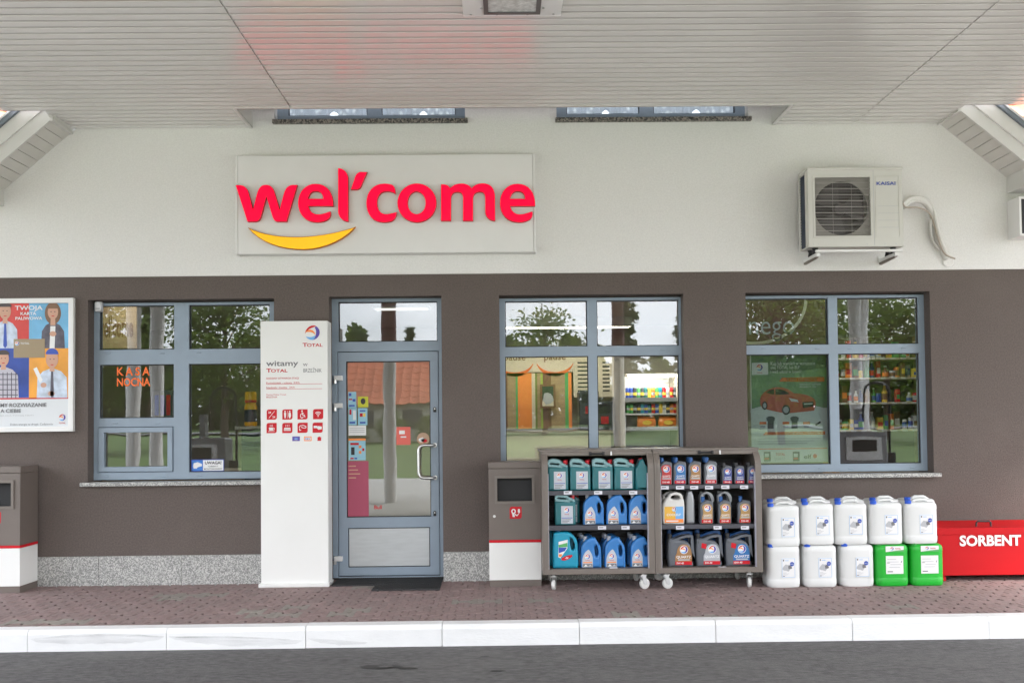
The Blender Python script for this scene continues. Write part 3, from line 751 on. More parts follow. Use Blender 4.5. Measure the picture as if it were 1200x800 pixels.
# ------------------------------------------------------------------ canopy
ZC = (pw(300, 151, 0)[1]+pw(900, 146, 0)[1])/2
M_slat = mat('canopy slat', (0.72, 0.70, 0.68), 0.27, var=0.02, vscale=1.5, spec=1.0, coat=1.0, dirt=0.15, dscale=1.3, dcol=(0.56, 0.53, 0.51), rand=0.03, stretch=(0.5, 1.5, 1))
M_groove = mat('shaded slat groove', (0.40, 0.385, 0.37), 0.6)  # darker tone paints in the shade of the slat grooves
can = thing('canopy', 'large pale slatted canopy over the forecourt in front of the shop', 'canopy', (0, -5, ZC))
CX0, CX1, CYF = -7.7, 7.9, -9.9
C0 = pw(300, 140, -0.05)[0]-0.04; C1 = pw(903, 137, -0.05)[0]+0.02; CUT = -0.53
j1 = (pw(257, 0, 0)[0], pw(340, 123, 0)[0])
def ceil_x(px, py):
    d = ray(px, py); t = (ZC-CAM.z)/d.z; return CAM.x+d.x*t
J1 = (ceil_x(257, 2)+ceil_x(338, 121))/2; J2 = (ceil_x(1170, 2)+ceil_x(1003, 143))/2
SP = 0.095
def slat(mb, x0, x1, y):
    mb.prism([(y-SP+0.0155, ZC+0.006), (y-SP+0.0160, ZC), (y-0.0110, ZC), (y-0.0105, ZC+0.006)], x0, x1, M_slat, 'x')
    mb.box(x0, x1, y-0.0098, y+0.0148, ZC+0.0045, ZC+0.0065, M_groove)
restc = MB(); row = 0; y = -0.018
while y-SP > CYF+0.05:
    xa, xb = (VL[0][0], VR[0][0]) if y > YV-0.02 else (CX0+0.05, CX1-0.05)
    segs = [(xa, J1-0.005), (J1+0.005, J2-0.005), (J2+0.005, xb)]
    if y-SP/2 > CUT: segs = [(xa, C0)]+[(C1, J2-0.003), (J2+0.003, xb)]
    for (a, b) in segs:
        if b-a < 0.02: continue
        if y > -2.75:
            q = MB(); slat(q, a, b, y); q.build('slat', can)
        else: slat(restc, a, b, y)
    row += 1; y -= SP
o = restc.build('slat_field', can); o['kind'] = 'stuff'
q = MB(); q.box(CX0, CX1, CYF, YV-0.03-0.0, ZC+0.03, ZC+0.05, M_dark)
q2 = MB()   # deck above the slats with the slot before the upper windows
for (a, b, c, d) in ((CX0, CX1, CYF, CUT-0.03), (VL[0][0]-0.02, C0-0.03, CUT-0.03, -0.02), (C1+0.03, VR[0][0]+0.02, CUT-0.03, -0.02)):
    q2.box(a, b, c, d, ZC+0.010, ZC+0.35, M_fascia)
q2.box(C0-0.03, C1+0.03, CUT-0.03, -0.02, ZC+0.351, ZC+0.40, M_fascia)  # unseen lid over the slot, added to shut out sky light
q2.build('deck', can)
q = MB()    # end lining of the slot, and its front edge
q.box(C0-0.03, C0, CUT, -0.014, ZC-0.008, ZC+0.34, M_fascia); q.box(C1, C1+0.03, CUT, -0.014, ZC-0.008, ZC+0.34, M_fascia)
q.box(C0-0.03, C1+0.03, CUT-0.006, CUT+0.014, ZC-0.004, ZC+0.34, M_fascia); q.build('slot_lining', can)
M_band = mat('canopy fascia', (0.70, 0.70, 0.70), 0.4)
q = MB(); q.box(CX0-0.05, CX1+0.05, CYF-0.08, CYF, ZC-0.12, ZC+0.55, M_band); q.build('front_fascia', can)
q = MB(); q.box(CX0-0.08, CX0, CYF, -0.5, ZC-0.05, ZC+0.45, M_band); q.build('side_fascia', can)
q = MB(); q.box(CX1, CX1+0.08, CYF, -0.5, ZC-0.05, ZC+0.45, M_band); q.build('side_fascia', can)
M_col = mat('column white', (0.72, 0.71, 0.70), 0.5)
for (x, yy) in ((-7.15, -9.3), (-6.85, -9.7), (7.0, -9.3), (7.3, -9.7)):
    q = MB(); q.lathe([(0.13, ROADZ), (0.13, ZC)], (x, yy, 0), M_col, 20); q.build('column', can, 40)
M_mar = mat('maroon steel', (0.16, 0.035, 0.05), 0.5)
for x in (-2.2, 2.35):
    q = MB(); q.lathe([(0.125, ROADZ), (0.125, 2.75)], (x, -9.5, 0), M_col, 20); q.lathe([(0.13, 2.75), (0.13, ZC)], (x, -9.5, 0), M_mar, 20); q.build('column', can, 40)

# recessed lamp in the canopy
def ceil_xy(px, py):
    d = ray(px, py); t = (ZC-CAM.z)/d.z; return CAM.x+d.x*t, CAM.y+d.y*t
a, b = ceil_xy(543, 14.5); c, d = ceil_xy(657, 14)
lp = thing('canopy_lamp', 'square white canopy lamp with glass cover set in the slatted ceiling', 'lamp', ((a+c)/2, b-0.3, ZC))
S = c-a; x0, x1, y1 = a, c, b; y0 = b-S; zl = ZC-0.03
ix0, ix1 = ceil_xy(572, 4)[0]+0.0, ceil_xy(628, 4)[0]; ir = (ix1-ix0); iy1 = ceil_xy(600, 8)[1]; iy0 = iy1-ir
q = MB(); q.prism([[(x0, y0), (x1, y0), (x1, y1), (x0, y1)], [(ix0-0.03, iy0-0.03), (ix1+0.03, iy0-0.03), (ix1+0.03, iy1+0.03), (ix0-0.03, iy1+0.03)]], zl, ZC+0.005, M_white, 'z'); q.build('cover_plate', lp)
q = MB(); q.prism([[(ix0-0.03, iy0-0.03), (ix1+0.03, iy0-0.03), (ix1+0.03, iy1+0.03), (ix0-0.03, iy1+0.03)], [(ix0, iy0), (ix1, iy0), (ix1, iy1), (ix0, iy1)]], zl-0.010, ZC+0.004, mat('lamp bezel', (0.10, 0.10, 0.10), 0.4), 'z'); q.build('bezel', lp)
q = MB(); q.box(ix0, ix1, iy0, iy1, zl-0.004, zl+0.006, mat('lamp glass', (0.62, 0.64, 0.63), 0.2, var=0.25, vscale=25, bump=0.6, bscale=60)); q.build('glass_cover', lp)
for (a, b) in ((x0+0.05, y1-0.03), (x1-0.05, y1-0.03), ((x0+x1)/2-0.1, y1-0.03), ((x0+x1)/2+0.1, y1-0.03), (x0+0.12, y1-0.12), (x1-0.12, y1-0.12)):
    q = MB(); q.lathe([(0.008, -0.004), (0.008, 0.0)], (a, b, zl), M_zinc, 8); q.build('screw', lp)
# ================================================================== THINGS ON THE WALL
# ------------------------------------------------------------------ wel'come sign
YP = -0.115
sp_ = prect(276, 181.5, 627.5, 296.5, YP)
sg_ = thing('shop_sign', "white wall panel with red wel'come letters and yellow smile", 'sign', ((sp_[0]+sp_[1])/2, -0.06, sp_[2]))
q = MB(); q.box(sp_[0]+0.022, sp_[1]-0.022, YP, YW-0.001, sp_[2], sp_[3], M_white, 0.003); q.build('panel', sg_)
for a in (sp_[0], sp_[1]-0.020):
    q = MB(); q.box(a, a+0.020, YP-0.002, YW-0.001, sp_[2]-0.004, sp_[3]+0.004, M_white, 0.003); q.build('end_trim', sg_)
M_sign = mat('lit red acrylic', (0.86, 0.0004, 0.028), 0.3, emit=0.24, spec=0.2)
M_smile = mat('lit yellow acrylic', (0.86, 0.43, 0.008), 0.25, emit=0.12, var=0.12, vscale=4)
M_signside = mat('red letter side', (0.45, 0.004, 0.015), 0.4); M_smileside = mat('yellow smile side', (0.50, 0.16, 0.004), 0.4)
S1 = 5.926
def z2(p, off=0.0): return [pw(265+(x+off)/S1, 170+y_/S1, YP-0.04) for x, y_ in p]
LT = {
 'w': ['M65,278 L100,278 C130,282 148,300 158,335 L187,445 L212,345 C225,295 245,276 275,276 C305,276 325,290 337,330 L372,445 L398,345 C412,292 435,278 465,277 L496,277 L420,533 L355,533 C335,530 325,510 319,490 L280,362 L245,490 C238,515 225,533 200,533 L148,533 Z'],
 'e': ['M745,425 L572,425 C578,460 605,482 640,482 C675,480 700,468 725,460 C730,485 725,505 705,518 C680,533 660,537 630,537 C550,537 499,480 499,402 C499,325 550,269 622,269 C700,269 748,330 745,425 Z',
       'M570,373 C578,340 595,322 622,322 C655,322 672,340 674,373 Z'],
 'l': ['M777,160 C820,162 848,195 848,235 L850,533 C810,530 777,500 777,460 Z'],
 'q': ['M980,188 L935,186 C905,190 895,215 887,245 L865,310 L905,311 C930,308 940,285 948,262 Z']}
LT2 = {
 'c': ['M140,340 C120,325 95,322 75,323 C35,323 12,355 12,402 C12,450 35,480 75,480 C100,480 125,470 148,465 C148,495 135,520 110,530 C95,535 75,537 55,537 C-20,537 -64,480 -64,402 C-64,325 -15,268 60,268 C90,268 110,272 122,280 C135,290 140,315 140,340 Z'],
 'm': ['M455,273 C490,270 512,282 518,300 C540,275 570,267 600,267 C630,267 655,280 668,300 C690,275 715,266 745,266 C800,266 830,300 830,360 L832,527 C790,525 762,500 762,460 L762,370 C762,340 750,326 725,326 C695,326 678,345 678,375 L678,527 L608,527 L608,370 C608,340 595,326 572,326 C540,326 525,345 525,375 L525,527 L455,527 Z']}
def letter(paths, nm='letter', m=M_sign, depth=0.045, bev=0.008):
    q = MB(); q.solid(paths, YP-depth, depth-0.001, bev, m, 2); o = q.build(nm, sg_, 40); sm_ = M_signside if m is M_sign else M_smileside; o.data.materials.append(sm_)
    for p in o.data.polygons:
        if abs(p.normal.y) < 0.85: p.material_index = 1
for k in LT: letter([z2(svg(p)) for p in LT[k]])
letter([z2(svg(p), 366+1037-1037) for p in ()] or [z2(svg(p), 1037+365) for p in LT['e']])
for k in LT2: letter([z2(svg(p), 1037) for p in LT2[k]])
letter([z2(ell(288, 402, 136, 135, 40), 1037), z2(ell(286, 402, 62, 78, 32), 1037)])
letter([z2(svg('M148,570 C260,630 400,640 520,637 C650,633 790,605 900,567 C850,640 700,728 540,728 C380,728 230,680 148,570 Z'))], 'smile', M_smile, 0.05, 0.012)

# ------------------------------------------------------------------ air conditioner
YA = -0.34
ac = prect(947, 199, 1058, 289, YA)
M_ac = mat('ac casing', (0.62, 0.61, 0.57), 0.45, var=0.03, vscale=4)
A = thing('air_conditioner', 'cream outdoor air conditioner unit on brackets on the white wall', 'air conditioner', ((ac[0]+ac[1])/2, -0.2, ac[2]))
x0, x1, z0, z1 = ac
g0 = prect(954.5, 207.5, 1020.5, 277, YA)
q = MB()
yb = -0.12
q.prism([rectp(x0, x1, z0, z1), rectp(*g0)], YA, YA+0.03, M_ac)
q.box(x0, x1, YA+0.0301, yb, z1-0.012, z1, M_ac); q.box(x0, x1, YA+0.0301, yb, z0, z0+0.012, M_ac)
q.box(x1-0.012, x1, YA+0.0301, yb, z0+0.0121, z1-0.0121, M_ac); q.box(x0+0.22, x1-0.0121, yb-0.01, yb, z0+0.0121, z1-0.0121, M_ac)
q.build('casing', A)
q = MB(); q.box(x0-0.008, x1+0.008, YA-0.01, yb+0.005, z1, z1+0.022, M_ac, 0.006); q.build('lid', A)
q = MB(); q.box(x0+0.001, x0+0.02, YA+0.04, yb, z0+0.02, z1-0.02, mat('coil fins', (0.03, 0.05, 0.09), 0.5))
for k in range(26):
    zz = z0+0.03+k*(z1-z0-0.06)/25; q.box(x0-0.004, x0+0.002, YA+0.035, yb, zz, zz+0.004, M_black)
q.build('coil', A)
q = MB(); q.box(x0-0.012, x0+0.004, YA+0.02, YA+0.045, z0+0.0, z1, M_ac); q.box(x0-0.010, x0+0.004, yb-0.03, yb, z0, z1, M_ac); q.build('side_guard', A)
gcx, gcz = pw(987.5, 243, YA); gr = pw(1019.5, 243, YA)[0]-gcx-0.004
M_fanbox = mat('fan housing', (0.30, 0.285, 0.26), 0.6); M_fan = mat('fan blade', (0.075, 0.066, 0.068), 0.5)
q = MB(); ring = [rectp(g0[0]-0.002, g0[1]+0.002, g0[2]-0.002, g0[3]+0.002), ell(gcx, gcz, gr, n=40)]; q.prism(ring, YA+0.035, YA+0.05, M_fanbox)
q.box(g0[0], g0[1], YA+0.16, YA+0.165, g0[2], g0[3], mat('fan dark', (0.055, 0.048, 0.05), 0.6)); q.build('fan_shroud', A)
q = MB()
for k in range(3):
    a0 = R(90+120*k); p = [(gcx+0.05*math.cos(a0), gcz+0.05*math.sin(a0))]
    for j in range(7): t = a0+R(75*j/6); p.append((gcx+gr*0.92*math.cos(t), gcz+gr*0.92*math.sin(t)))
    p.append((gcx+0.05*math.cos(a0+R(75)), gcz+0.05*math.sin(a0+R(75)))); q.prism(p, YA+0.09, YA+0.094, M_fan)
q.lathe([(0.06, 0), (0.05, -0.03)], (gcx, YA+0.09, gcz), M_fan, 18, 'y'); q.build('fan', A)
M_grill = mat('grille wire', (0.34, 0.32, 0.30), 0.5)
q = MB(); n = 40
for k in range(1, n):
    zz = g0[2]+k*(g0[3]-g0[2])/n; t = 0.0026 if k % 4 == 0 else 0.0008
    q.box(g0[0], g0[1], YA+0.004-(0.004 if k % 4 == 0 else 0), YA+0.008, zz-t, zz+t, M_grill)
for k in range(1, 3):
    xx = g0[0]+k*(g0[1]-g0[0])/3; q.box(xx-0.0006, xx+0.0006, YA+0.009, YA+0.012, g0[2], g0[3], M_grill)
q.prism([rectp(g0[0]-0.012, g0[1]+0.012, g0[2]-0.012, g0[3]+0.012), rectp(g0[0]+0.004, g0[1]-0.004, g0[2]+0.004, g0[3]-0.004)], YA-0.006, YA+0.012, M_ac); q.build('grille', A)
q = MB()
xd = pw(1024, 243, YA)[0]; q.box(xd-0.0015, xd+0.0015, YA-0.0012, YA+0.002, z0+0.01, z1-0.005, M_plg)
pp = prect(1026, 206, 1054, 278, YA)
q.prism([rectp(*pp), rectp(pp[0]+0.005, pp[1]-0.005, pp[2]+0.005, pp[3]-0.005)], YA-0.003, YA+0.001, M_ac)
for k in range(4):
    zz = pw(1040, 241.5+8.3*k, YA)[1]; q.box(pp[0]+0.02, pp[1]-0.01, YA-0.002, YA+0.001, zz-0.0012, zz+0.0012, M_plg)
q.build('service_panel', A)
kr = prect(1027, 213, 1049, 217, YA); q = MB(); q.text('KAISAI', kr[0], kr[2], kr[3]-kr[2], YA-0.0045, M_pblue, 0.012, 'L', kr[1]-kr[0]); q.build('brand_lettering', A)
for px in (959, 1016, 1037, 953, 1050):
    x, z = pw(px, 286, YA); q = MB(); q.lathe([(0.004, -0.002), (0.004, 0.0)], (x, YA-0.001, z), M_zinc, 8, 'y'); q.build('screw', A)
for px in (958, 1050):                                   # wall brackets
    xb = pw(px, 295, YA)[0]
    q = MB(); q.box(xb-0.018, xb+0.018, YA-0.02, YW, z0-0.085, z0-0.055, M_white, 0.002)
    q.tube([(xb, YA+0.01, z0-0.08), (xb, YW-0.005, pw(px-14, 309, 0)[1])], 0.017, mat('bracket strut', (0.22, 0.19, 0.16), 0.6), 6)
    q.box(xb-0.02, xb+0.02, YW-0.012, YW-0.001, z0-0.09, z0-0.03, M_white); q.build('bracket', A)
    for yy in (YA+0.06, yb-0.05):
        q = MB(); q.lathe([(0.026, -0.056), (0.02, -0.02), (0.028, 0.0)], (xb, yy, z0), M_black, 12); q.build('rubber_foot', A)
q = MB(); q.box(pw(955, 295, YA)[0], pw(1057, 295, YA)[0], YA-0.022, YA+0.0, z0-0.05, z0-0.028, M_white, 0.003); q.build('cross_rail', A)
xv = x1; q = MB()
zp = pw(1062, 272, YA+0.1)[1]; q.box(xv, xv+0.035, YA+0.08, YA+0.2, zp-0.05, zp+0.06, M_ac, 0.008)
zp2 = pw(1061, 247, YA+0.1)[1]; q.box(xv, xv+0.02, YA+0.08, YA+0.2, zp2-0.03, zp2+0.05, M_ac, 0.006); q.build('valve_cover', A)
M_lag = mat('pipe lagging', (0.66, 0.65, 0.62), 0.8, bump=0.6, bscale=70)
def pipe(pts, r, m):
    P3 = []
    for (px, py, Y) in pts: x, z = pw(px, py, Y); P3.append(Vector((x, Y, z)))
    out = []
    for i in range(len(P3)-1):
        p0, p1, p2, p3 = P3[max(0, i-1)], P3[i], P3[i+1], P3[min(len(P3)-1, i+2)]
        for k in range(5):
            t = k/5; out.append(0.5*((2*p1)+(p2-p0)*t+(2*p0-5*p1+4*p2-p3)*t*t+(3*p1-p0-3*p2+p3)*t*t*t))
    out.append(P3[-1]); q = MB(); q.tube(out, r, m, 8); q.build('pipe', A, 60)
pipe([(1058, 242, -0.25), (1065, 236, -0.22), (1075, 234, -0.18), (1085, 238, -0.12), (1092, 250, -0.07), (1096, 268, -0.05), (1101, 285, -0.04), (1109, 304, -0.02)], 0.029, M_lag)
pipe([(1057, 240, -0.28), (1066, 232.5, -0.24), (1078, 231.5, -0.18), (1088, 236, -0.13), (1094, 248, -0.09), (1098, 266, -0.08), (1103, 284, -0.07), (1111, 302, -0.03)], 0.017, M_lag)
pipe([(1058, 238, -0.30), (1062, 243, -0.27), (1075, 243, -0.20), (1087, 248, -0.12), (1093, 258, -0.08), (1098, 275, -0.09), (1106, 296, -0.07), (1119, 303, -0.02)], 0.007, mat('cable', (0.42, 0.36, 0.30), 0.6))
pipe([(1091, 256, -0.07), (1091, 270, -0.06), (1094, 284, -0.05), (1104, 296, -0.03)], 0.012, M_lag)
x, z = pw(1110, 307, 0); q = MB(); q.lathe([(0.055, -0.006), (0.045, -0.012)], (x, YW, z), M_cream, 18, 'y'); q.build('wall_patch', A)

# ------------------------------------------------------------------ framed poster
pf = prect(-40, 349.5, 86, 506, -0.04)
fp = thing('framed_poster', 'white framed poster with four people on coloured squares and Polish lettering', 'poster', ((pf[0]+pf[1])/2, -0.02, pf[2]))
q = MB(); t = 0.045
q.solid([rectp(pf[0], pf[1], pf[2], pf[3]), rectp(pf[0]+t, pf[1]-t, pf[2]+t, pf[3]-t)], -0.045, 0.044, 0.005, M_white, 1); q.build('frame', fp)
Y0 = -0.022
M_film = mat('print glossy white', (0.72, 0.74, 0.77), 0.15)
q = MB(); q.box(pf[0]+t*0.8, pf[1]-t*0.8, Y0, -0.002, pf[2]+t*0.8, pf[3]-t*0.8, M_film)
C = [mat('poster red', (0.62, 0.04, 0.03), 0.25, var=0.3, vscale=3), mat('poster blue', (0.16, 0.42, 0.66), 0.25, var=0.35, vscale=3), mat('poster navy', (0.03, 0.07, 0.36), 0.25, var=0.5, vscale=3), mat('poster orange', (0.82, 0.36, 0.05), 0.25, var=0.3, vscale=3)]
def pr(x0, y0, x1, y1, y, m): a = prect(x0, y0, x1, y1, y); q.rect(a[0], a[1], a[2], a[3], y, m)
pr(-35, 355, 34, 408, Y0-0.001, C[0]); pr(34, 355, 80, 408, Y0-0.001, C[1]); pr(-35, 408, 34, 466, Y0-0.001, C[2]); pr(34, 408, 80, 466, Y0-0.001, C[3])
pr(-35, 466, 80, 467.6, Y0-0.001, M_pred)
def pp_(pts, y, m): q.poly([pw(a, b, y) for a, b in pts], y, m)
def person(cx, ht, hb, sh, base, shirt, hair, tie=None, wide=15, helmet=None, longhair=False):
    y1 = Y0-0.002
    if longhair: pp_(ell(cx, ht+10, 9.5, 13), y1, hair)
    pp_([(cx-wide, base), (cx-wide+1, sh+8), (cx-wide*0.6, sh+1), (cx-3, sh-2), (cx+3, sh-2), (cx+wide*0.6, sh+1), (cx+wide-1, sh+8), (cx+wide, base)], y1, shirt)
    pp_([(cx-3, sh+1), (cx-2.6, hb-2), (cx+2.6, hb-2), (cx+3, sh+1)], Y0-0.003, M_skin)
    pp_(ell(cx, (ht+hb)/2, (hb-ht)*0.36, (hb-ht)*0.5), Y0-0.0035, M_skin)
    if helmet: pp_(ell(cx, ht+4, 7.5, 7, 16, 180, 360), Y0-0.004, helmet)
    else: pp_(ell(cx, ht+4.5, (hb-ht)*0.40, 5.5, 16, 180, 360), Y0-0.004, hair)
    for s_ in (-1, 1): pp_(ell(cx+s_*2.2, (ht+hb)/2-0.3, 0.8, 0.5, 8), Y0-0.0045, M_pk)
    pp_([(cx-2, hb-4.2), (cx+2, hb-4.2), (cx+1.2, hb-3.3), (cx-1.2, hb-3.3)], Y0-0.0045, M_pred)
    if tie: pp_([(cx-1.2, sh+1), (cx+1.2, sh+1), (cx+2.2, base-3), (cx, base), (cx-2.2, base-3)], Y0-0.004, tie)
M_shirt = mat('print shirt', (0.55, 0.62, 0.74), 0.25, var=0.3, vscale=14); M_hair = mat('print hair', (0.05, 0.03, 0.025), 0.3); M_hairb = mat('print brown hair', (0.20, 0.10, 0.05), 0.3)
M_jacket = mat('print jacket', (0.09, 0.08, 0.11), 0.3, var=0.5, vscale=18); M_plaid = mat('print plaid', (0.50, 0.48, 0.55), 0.3)
person(6, 355, 374, 378, 408, M_shirt, M_hair, M_pblue, 15)
person(62, 357, 374, 380, 408, M_jacket, M_hairb, None, 14, None, True)
pp_([(59, 382), (65, 382), (64, 408), (58, 408)], Y0-0.003, M_pw)
person(4, 411, 429, 432, 466, M_plaid, M_hair, None, 18)
for k in range(7): pp_([(-12+k*5, 436), (-11+k*5, 436), (-11+k*5, 466), (-12+k*5, 466)], Y0-0.003, M_jacket)
for k in range(5): pp_([(-14, 438+k*6), (21, 438+k*6), (21, 439+k*6), (-14, 439+k*6)], Y0-0.003, M_jacket)
person(61, 411, 431, 434, 466, M_shirt, M_hair, M_jacket, 18, M_pblue)
pp_([(39, 432), (43, 430), (50, 445), (47, 449)], Y0-0.003, M_pw)
pp_(ell(62, 391, 4, 3), Y0-0.004, M_skin); pp_(ell(51, 451, 3.5, 3), Y0-0.004, M_skin); pp_(ell(60, 461, 4, 3), Y0-0.004, M_skin)
c_ = prect(16, 397, 52.5, 419, Y0-0.005); q.rect(*c_, Y0-0.005, mat('print card', (0.33, 0.25, 0.15), 0.25)); W_ = c_[1]-c_[0]
logo(q, c_[0]+0.03, c_[3]-0.04, 0.018, Y0-0.006, True); q.text('TOTAL', c_[0]+0.06, c_[3]-0.048, 0.018, Y0-0.006, M_pw, 0.01, 'L')
def pt_(s, x0, x1, y0, y1, m, bold=0.02, Y=Y0-0.005):
    a = prect(x0, y0, x1, y1, Y); q.text(s, a[0], a[2], a[3]-a[2], Y, m, bold, 'L', a[1]-a[0])
pt_('TWOJA', 17.5, 50, 358, 363, M_pw); pt_('KARTA', 24, 42.5, 365.5, 369, M_pw); pt_('PALIWOWA', 18, 49.5, 371, 374.5, M_pw)
pt_('ZNAJDZIE', -31, -1, 472, 476.5, M_pgrey); pt_('MY ROZWIĄZANIE', 0.5, 54.5, 472, 476.5, M_pgrey); pt_('DL', -7, -1, 479, 483.2, M_pgrey); pt_('A CIEBIE', 0.5, 24.5, 479, 483.2, M_pgrey)
pt_('KARTA PALIWOWA DLA TWOJEJ FIRMY', -30, 40, 486, 487.5, M_plg, 0); pt_('Dobra energia na drogę. Codziennie', 12, 62, 495.5, 498, M_pgrey, 0)
x, z = pw(73, 489, Y0); logo(q, x, z, 0.03, Y0-0.002, False); q.text('TOTAL', x, z-0.055, 0.013, Y0-0.002, M_pred, 0.01, 'C', 0.06)
q.build('print', fp)

# ------------------------------------------------------------------ information pylon
YL = -0.20
py_ = prect(305.5, 376, 384.5, 681, YL)
pyl = thing('information_pylon', 'tall white information pylon with red pictograms beside the door', 'pylon', ((py_[0]+py_[1])/2, -0.1, 0))
q = MB(); q.box(py_[0], py_[1], YL, -0.026, 0.028, py_[3], M_pylon, 0.004); q.build('body', pyl)
pb = prect(303, 680, 386, 686, YL-0.02)
q = MB(); q.box(pb[0], pb[1], YL-0.03, -0.023, 0.0, 0.032, M_pylon, 0.004); q.build('base_plate', pyl)
YL -= 0.0015
q = MB()
def pt_(s, x0, x1, y0, y1, m, bold=0.0):
    a = prect(x0, y0, x1, y1, YL); q.text(s, a[0], a[2], a[3]-a[2], YL, m, bold, 'L', a[1]-a[0])
x, z = pw(366, 389.8, YL); logo(q, x, z, 0.066, YL, False)
def total(x0, x1, y0, y1):                          # small-cap wordmark
    a = prect(x0, y0, x1, y1, YL); H = a[3]-a[2]; W = a[1]-a[0]
    q.text('T', a[0], a[2], H, YL, M_pred, 0.02, 'L', W*0.24); q.text('OTAL', a[0]+W*0.22, a[2], H*0.82, YL, M_pred, 0.02, 'L', W*0.78)
total(354.5, 378, 401.5, 406)
pt_('witamy', 311.8, 349.5, 422, 428.5, M_pgrey, 0.015); total(312, 337, 431.5, 436)
pt_('W', 355, 360.5, 425.5, 428.8, M_pgrey, 0.01); pt_('BRZEŹNIK', 355.5, 377, 431.5, 436, M_pgrey, 0.0)
pt_('GODZINY OTWARCIA STACJI', 312, 350, 442, 444, M_pred, 0.01); pt_('Poniedziałek - sobota', 312, 342, 447.3, 449.5, M_pred); pt_('24/h', 344, 351, 447, 449, M_pred)
pt_('Niedziela i święta', 312, 336.5, 452.8, 455, M_pred); pt_('24/h', 339, 345.5, 452.6, 454.6, M_pred)
for py in (450.3, 456.0):
    a = pw(312, py, YL); b = pw(377.5, py-0.6, YL); q.add([(a[0], YL, a[1]), (b[0], YL, b[1]), (b[0], YL, b[1]+0.003), (a[0], YL, a[1]+0.003)], [(0, 1, 2, 3)], M_pred)
pt_('Stacja Paliw Total', 312, 335, 461.3, 463, M_pred); pt_('BRZEŹNIK', 312, 325, 464.3, 466, M_pred)
ic = [(318.5, 485.5), (336.8, 485.4), (354.5, 485.2), (372.8, 485)], [(318.3, 501.3), (336.7, 501.2), (354.6, 501), (372.2, 500.8)]
W = M_pw; Y2 = YL-0.0012
for r_ in range(2):
    for k in range(4):
        cx, cz = pw(*ic[r_][k], YL); h = 0.0445; c = 0.016
        q.poly([(cx-h, cz-h), (cx+h-c, cz-h), (cx+h-c*0.3, cz-h+c*0.3), (cx+h, cz-h+c), (cx+h, cz+h), (cx-h+c, cz+h), (cx-h+c*0.3, cz+h-c*0.3), (cx-h, cz+h-c)], YL, M_pred)
        def L(pts, w=0.0035):
            for i in range(len(pts)-1):
                a = Vector(pts[i]); b = Vector(pts[i+1]); d = (b-a).normalized(); n_ = Vector((-d.y, d.x))*w
                q.add([(cx+p.x, Y2-0.0001*i, cz+p.y) for p in (a+n_, a-n_, b-n_, b+n_)], [(0, 1, 2, 3)], W)
        def D(x, z, r, rz=None): q.poly(ell(cx+x, cz+z, r, rz, 14), Y2, W)
        i = r_*4+k
        if i == 0:
            q.text('24', cx-0.018, cz+0.010, 0.018, Y2, W, 0.02); q.text('24', cx+0.018, cz-0.030, 0.018, Y2, W, 0.02); L([(-0.025, -0.03), (0.025, 0.03)], 0.002)
        elif i == 1:
            for s_ in (-0.02, 0.02): D(s_, 0.026, 0.007); q.poly([(cx+s_-0.009, cz+0.016), (cx+s_-(0.012 if s_ > 0 else 0.008), cz-0.01), (cx+s_-0.005, cz-0.032), (cx+s_+0.005, cz-0.032), (cx+s_+(0.012 if s_ > 0 else 0.008), cz-0.01), (cx+s_+0.009, cz+0.016)], Y2, W)
            L([(0, -0.033), (0, 0.033)], 0.0012)
        elif i == 2:
            D(-0.004, 0.029, 0.007); L([(-0.004, 0.02), (-0.002, -0.004), (0.014, -0.005), (0.022, -0.026)]); L([(-0.004, 0.01), (0.012, 0.009)], 0.0025)
            L([(0.013*math.cos(R(a))-0.005, 0.019*math.sin(R(a))-0.013) for a in range(110, 380, 30)], 0.003)
        elif i == 3:
            for rr_ in (0.034, 0.023, 0.012): L([(rr_*math.cos(R(a)), -0.018+rr_*1.1*math.sin(R(a))) for a in range(45, 136, 15)], 0.003)
            D(0, -0.02, 0.005)
        elif i == 4:
            q.poly([(cx-0.024, cz+0.004), (cx-0.02, cz-0.022), (cx+0.012, cz-0.022), (cx+0.016, cz+0.004)], Y2, W); L([(0.014, 0), (0.026, -0.004), (0.024, -0.014), (0.012, -0.017)], 0.0022); L([(-0.03, -0.029), (0.026, -0.029)], 0.002)
            for s_ in (-0.014, -0.004, 0.006): L([(s_, 0.01), (s_+0.003, 0.02), (s_, 0.03)], 0.0016)
        elif i == 5:
            q.poly([(cx-0.03, cz-0.012), (cx-0.026, cz+0.002), (cx+0.026, cz+0.002), (cx+0.03, cz-0.012)], Y2, W); L([(-0.03, -0.021), (0.03, -0.021)], 0.004)
            for s_ in (-0.014, 0, 0.014): L([(s_, 0.01), (s_+0.003, 0.02), (s_, 0.03)], 0.0016)
        elif i == 6:
            L([(-0.03, 0.0), (-0.022, 0.018), (0.005, 0.022), (0.03, 0.012), (0.03, 0.0), (0.008, -0.002), (-0.012, 0.006)], 0.003); L([(-0.026, -0.004), (-0.026, -0.024), (-0.012, -0.018)], 0.003)
        else:
            q.rect(cx-0.034, cx-0.002, cz-0.004, cz+0.016, Y2, W); q.poly([(cx+0.002, cz+0.014), (cx+0.036, cz+0.010), (cx+0.036, cz-0.014), (cx+0.008, cz-0.018), (cx-0.006, cz-0.006)], Y2, W)
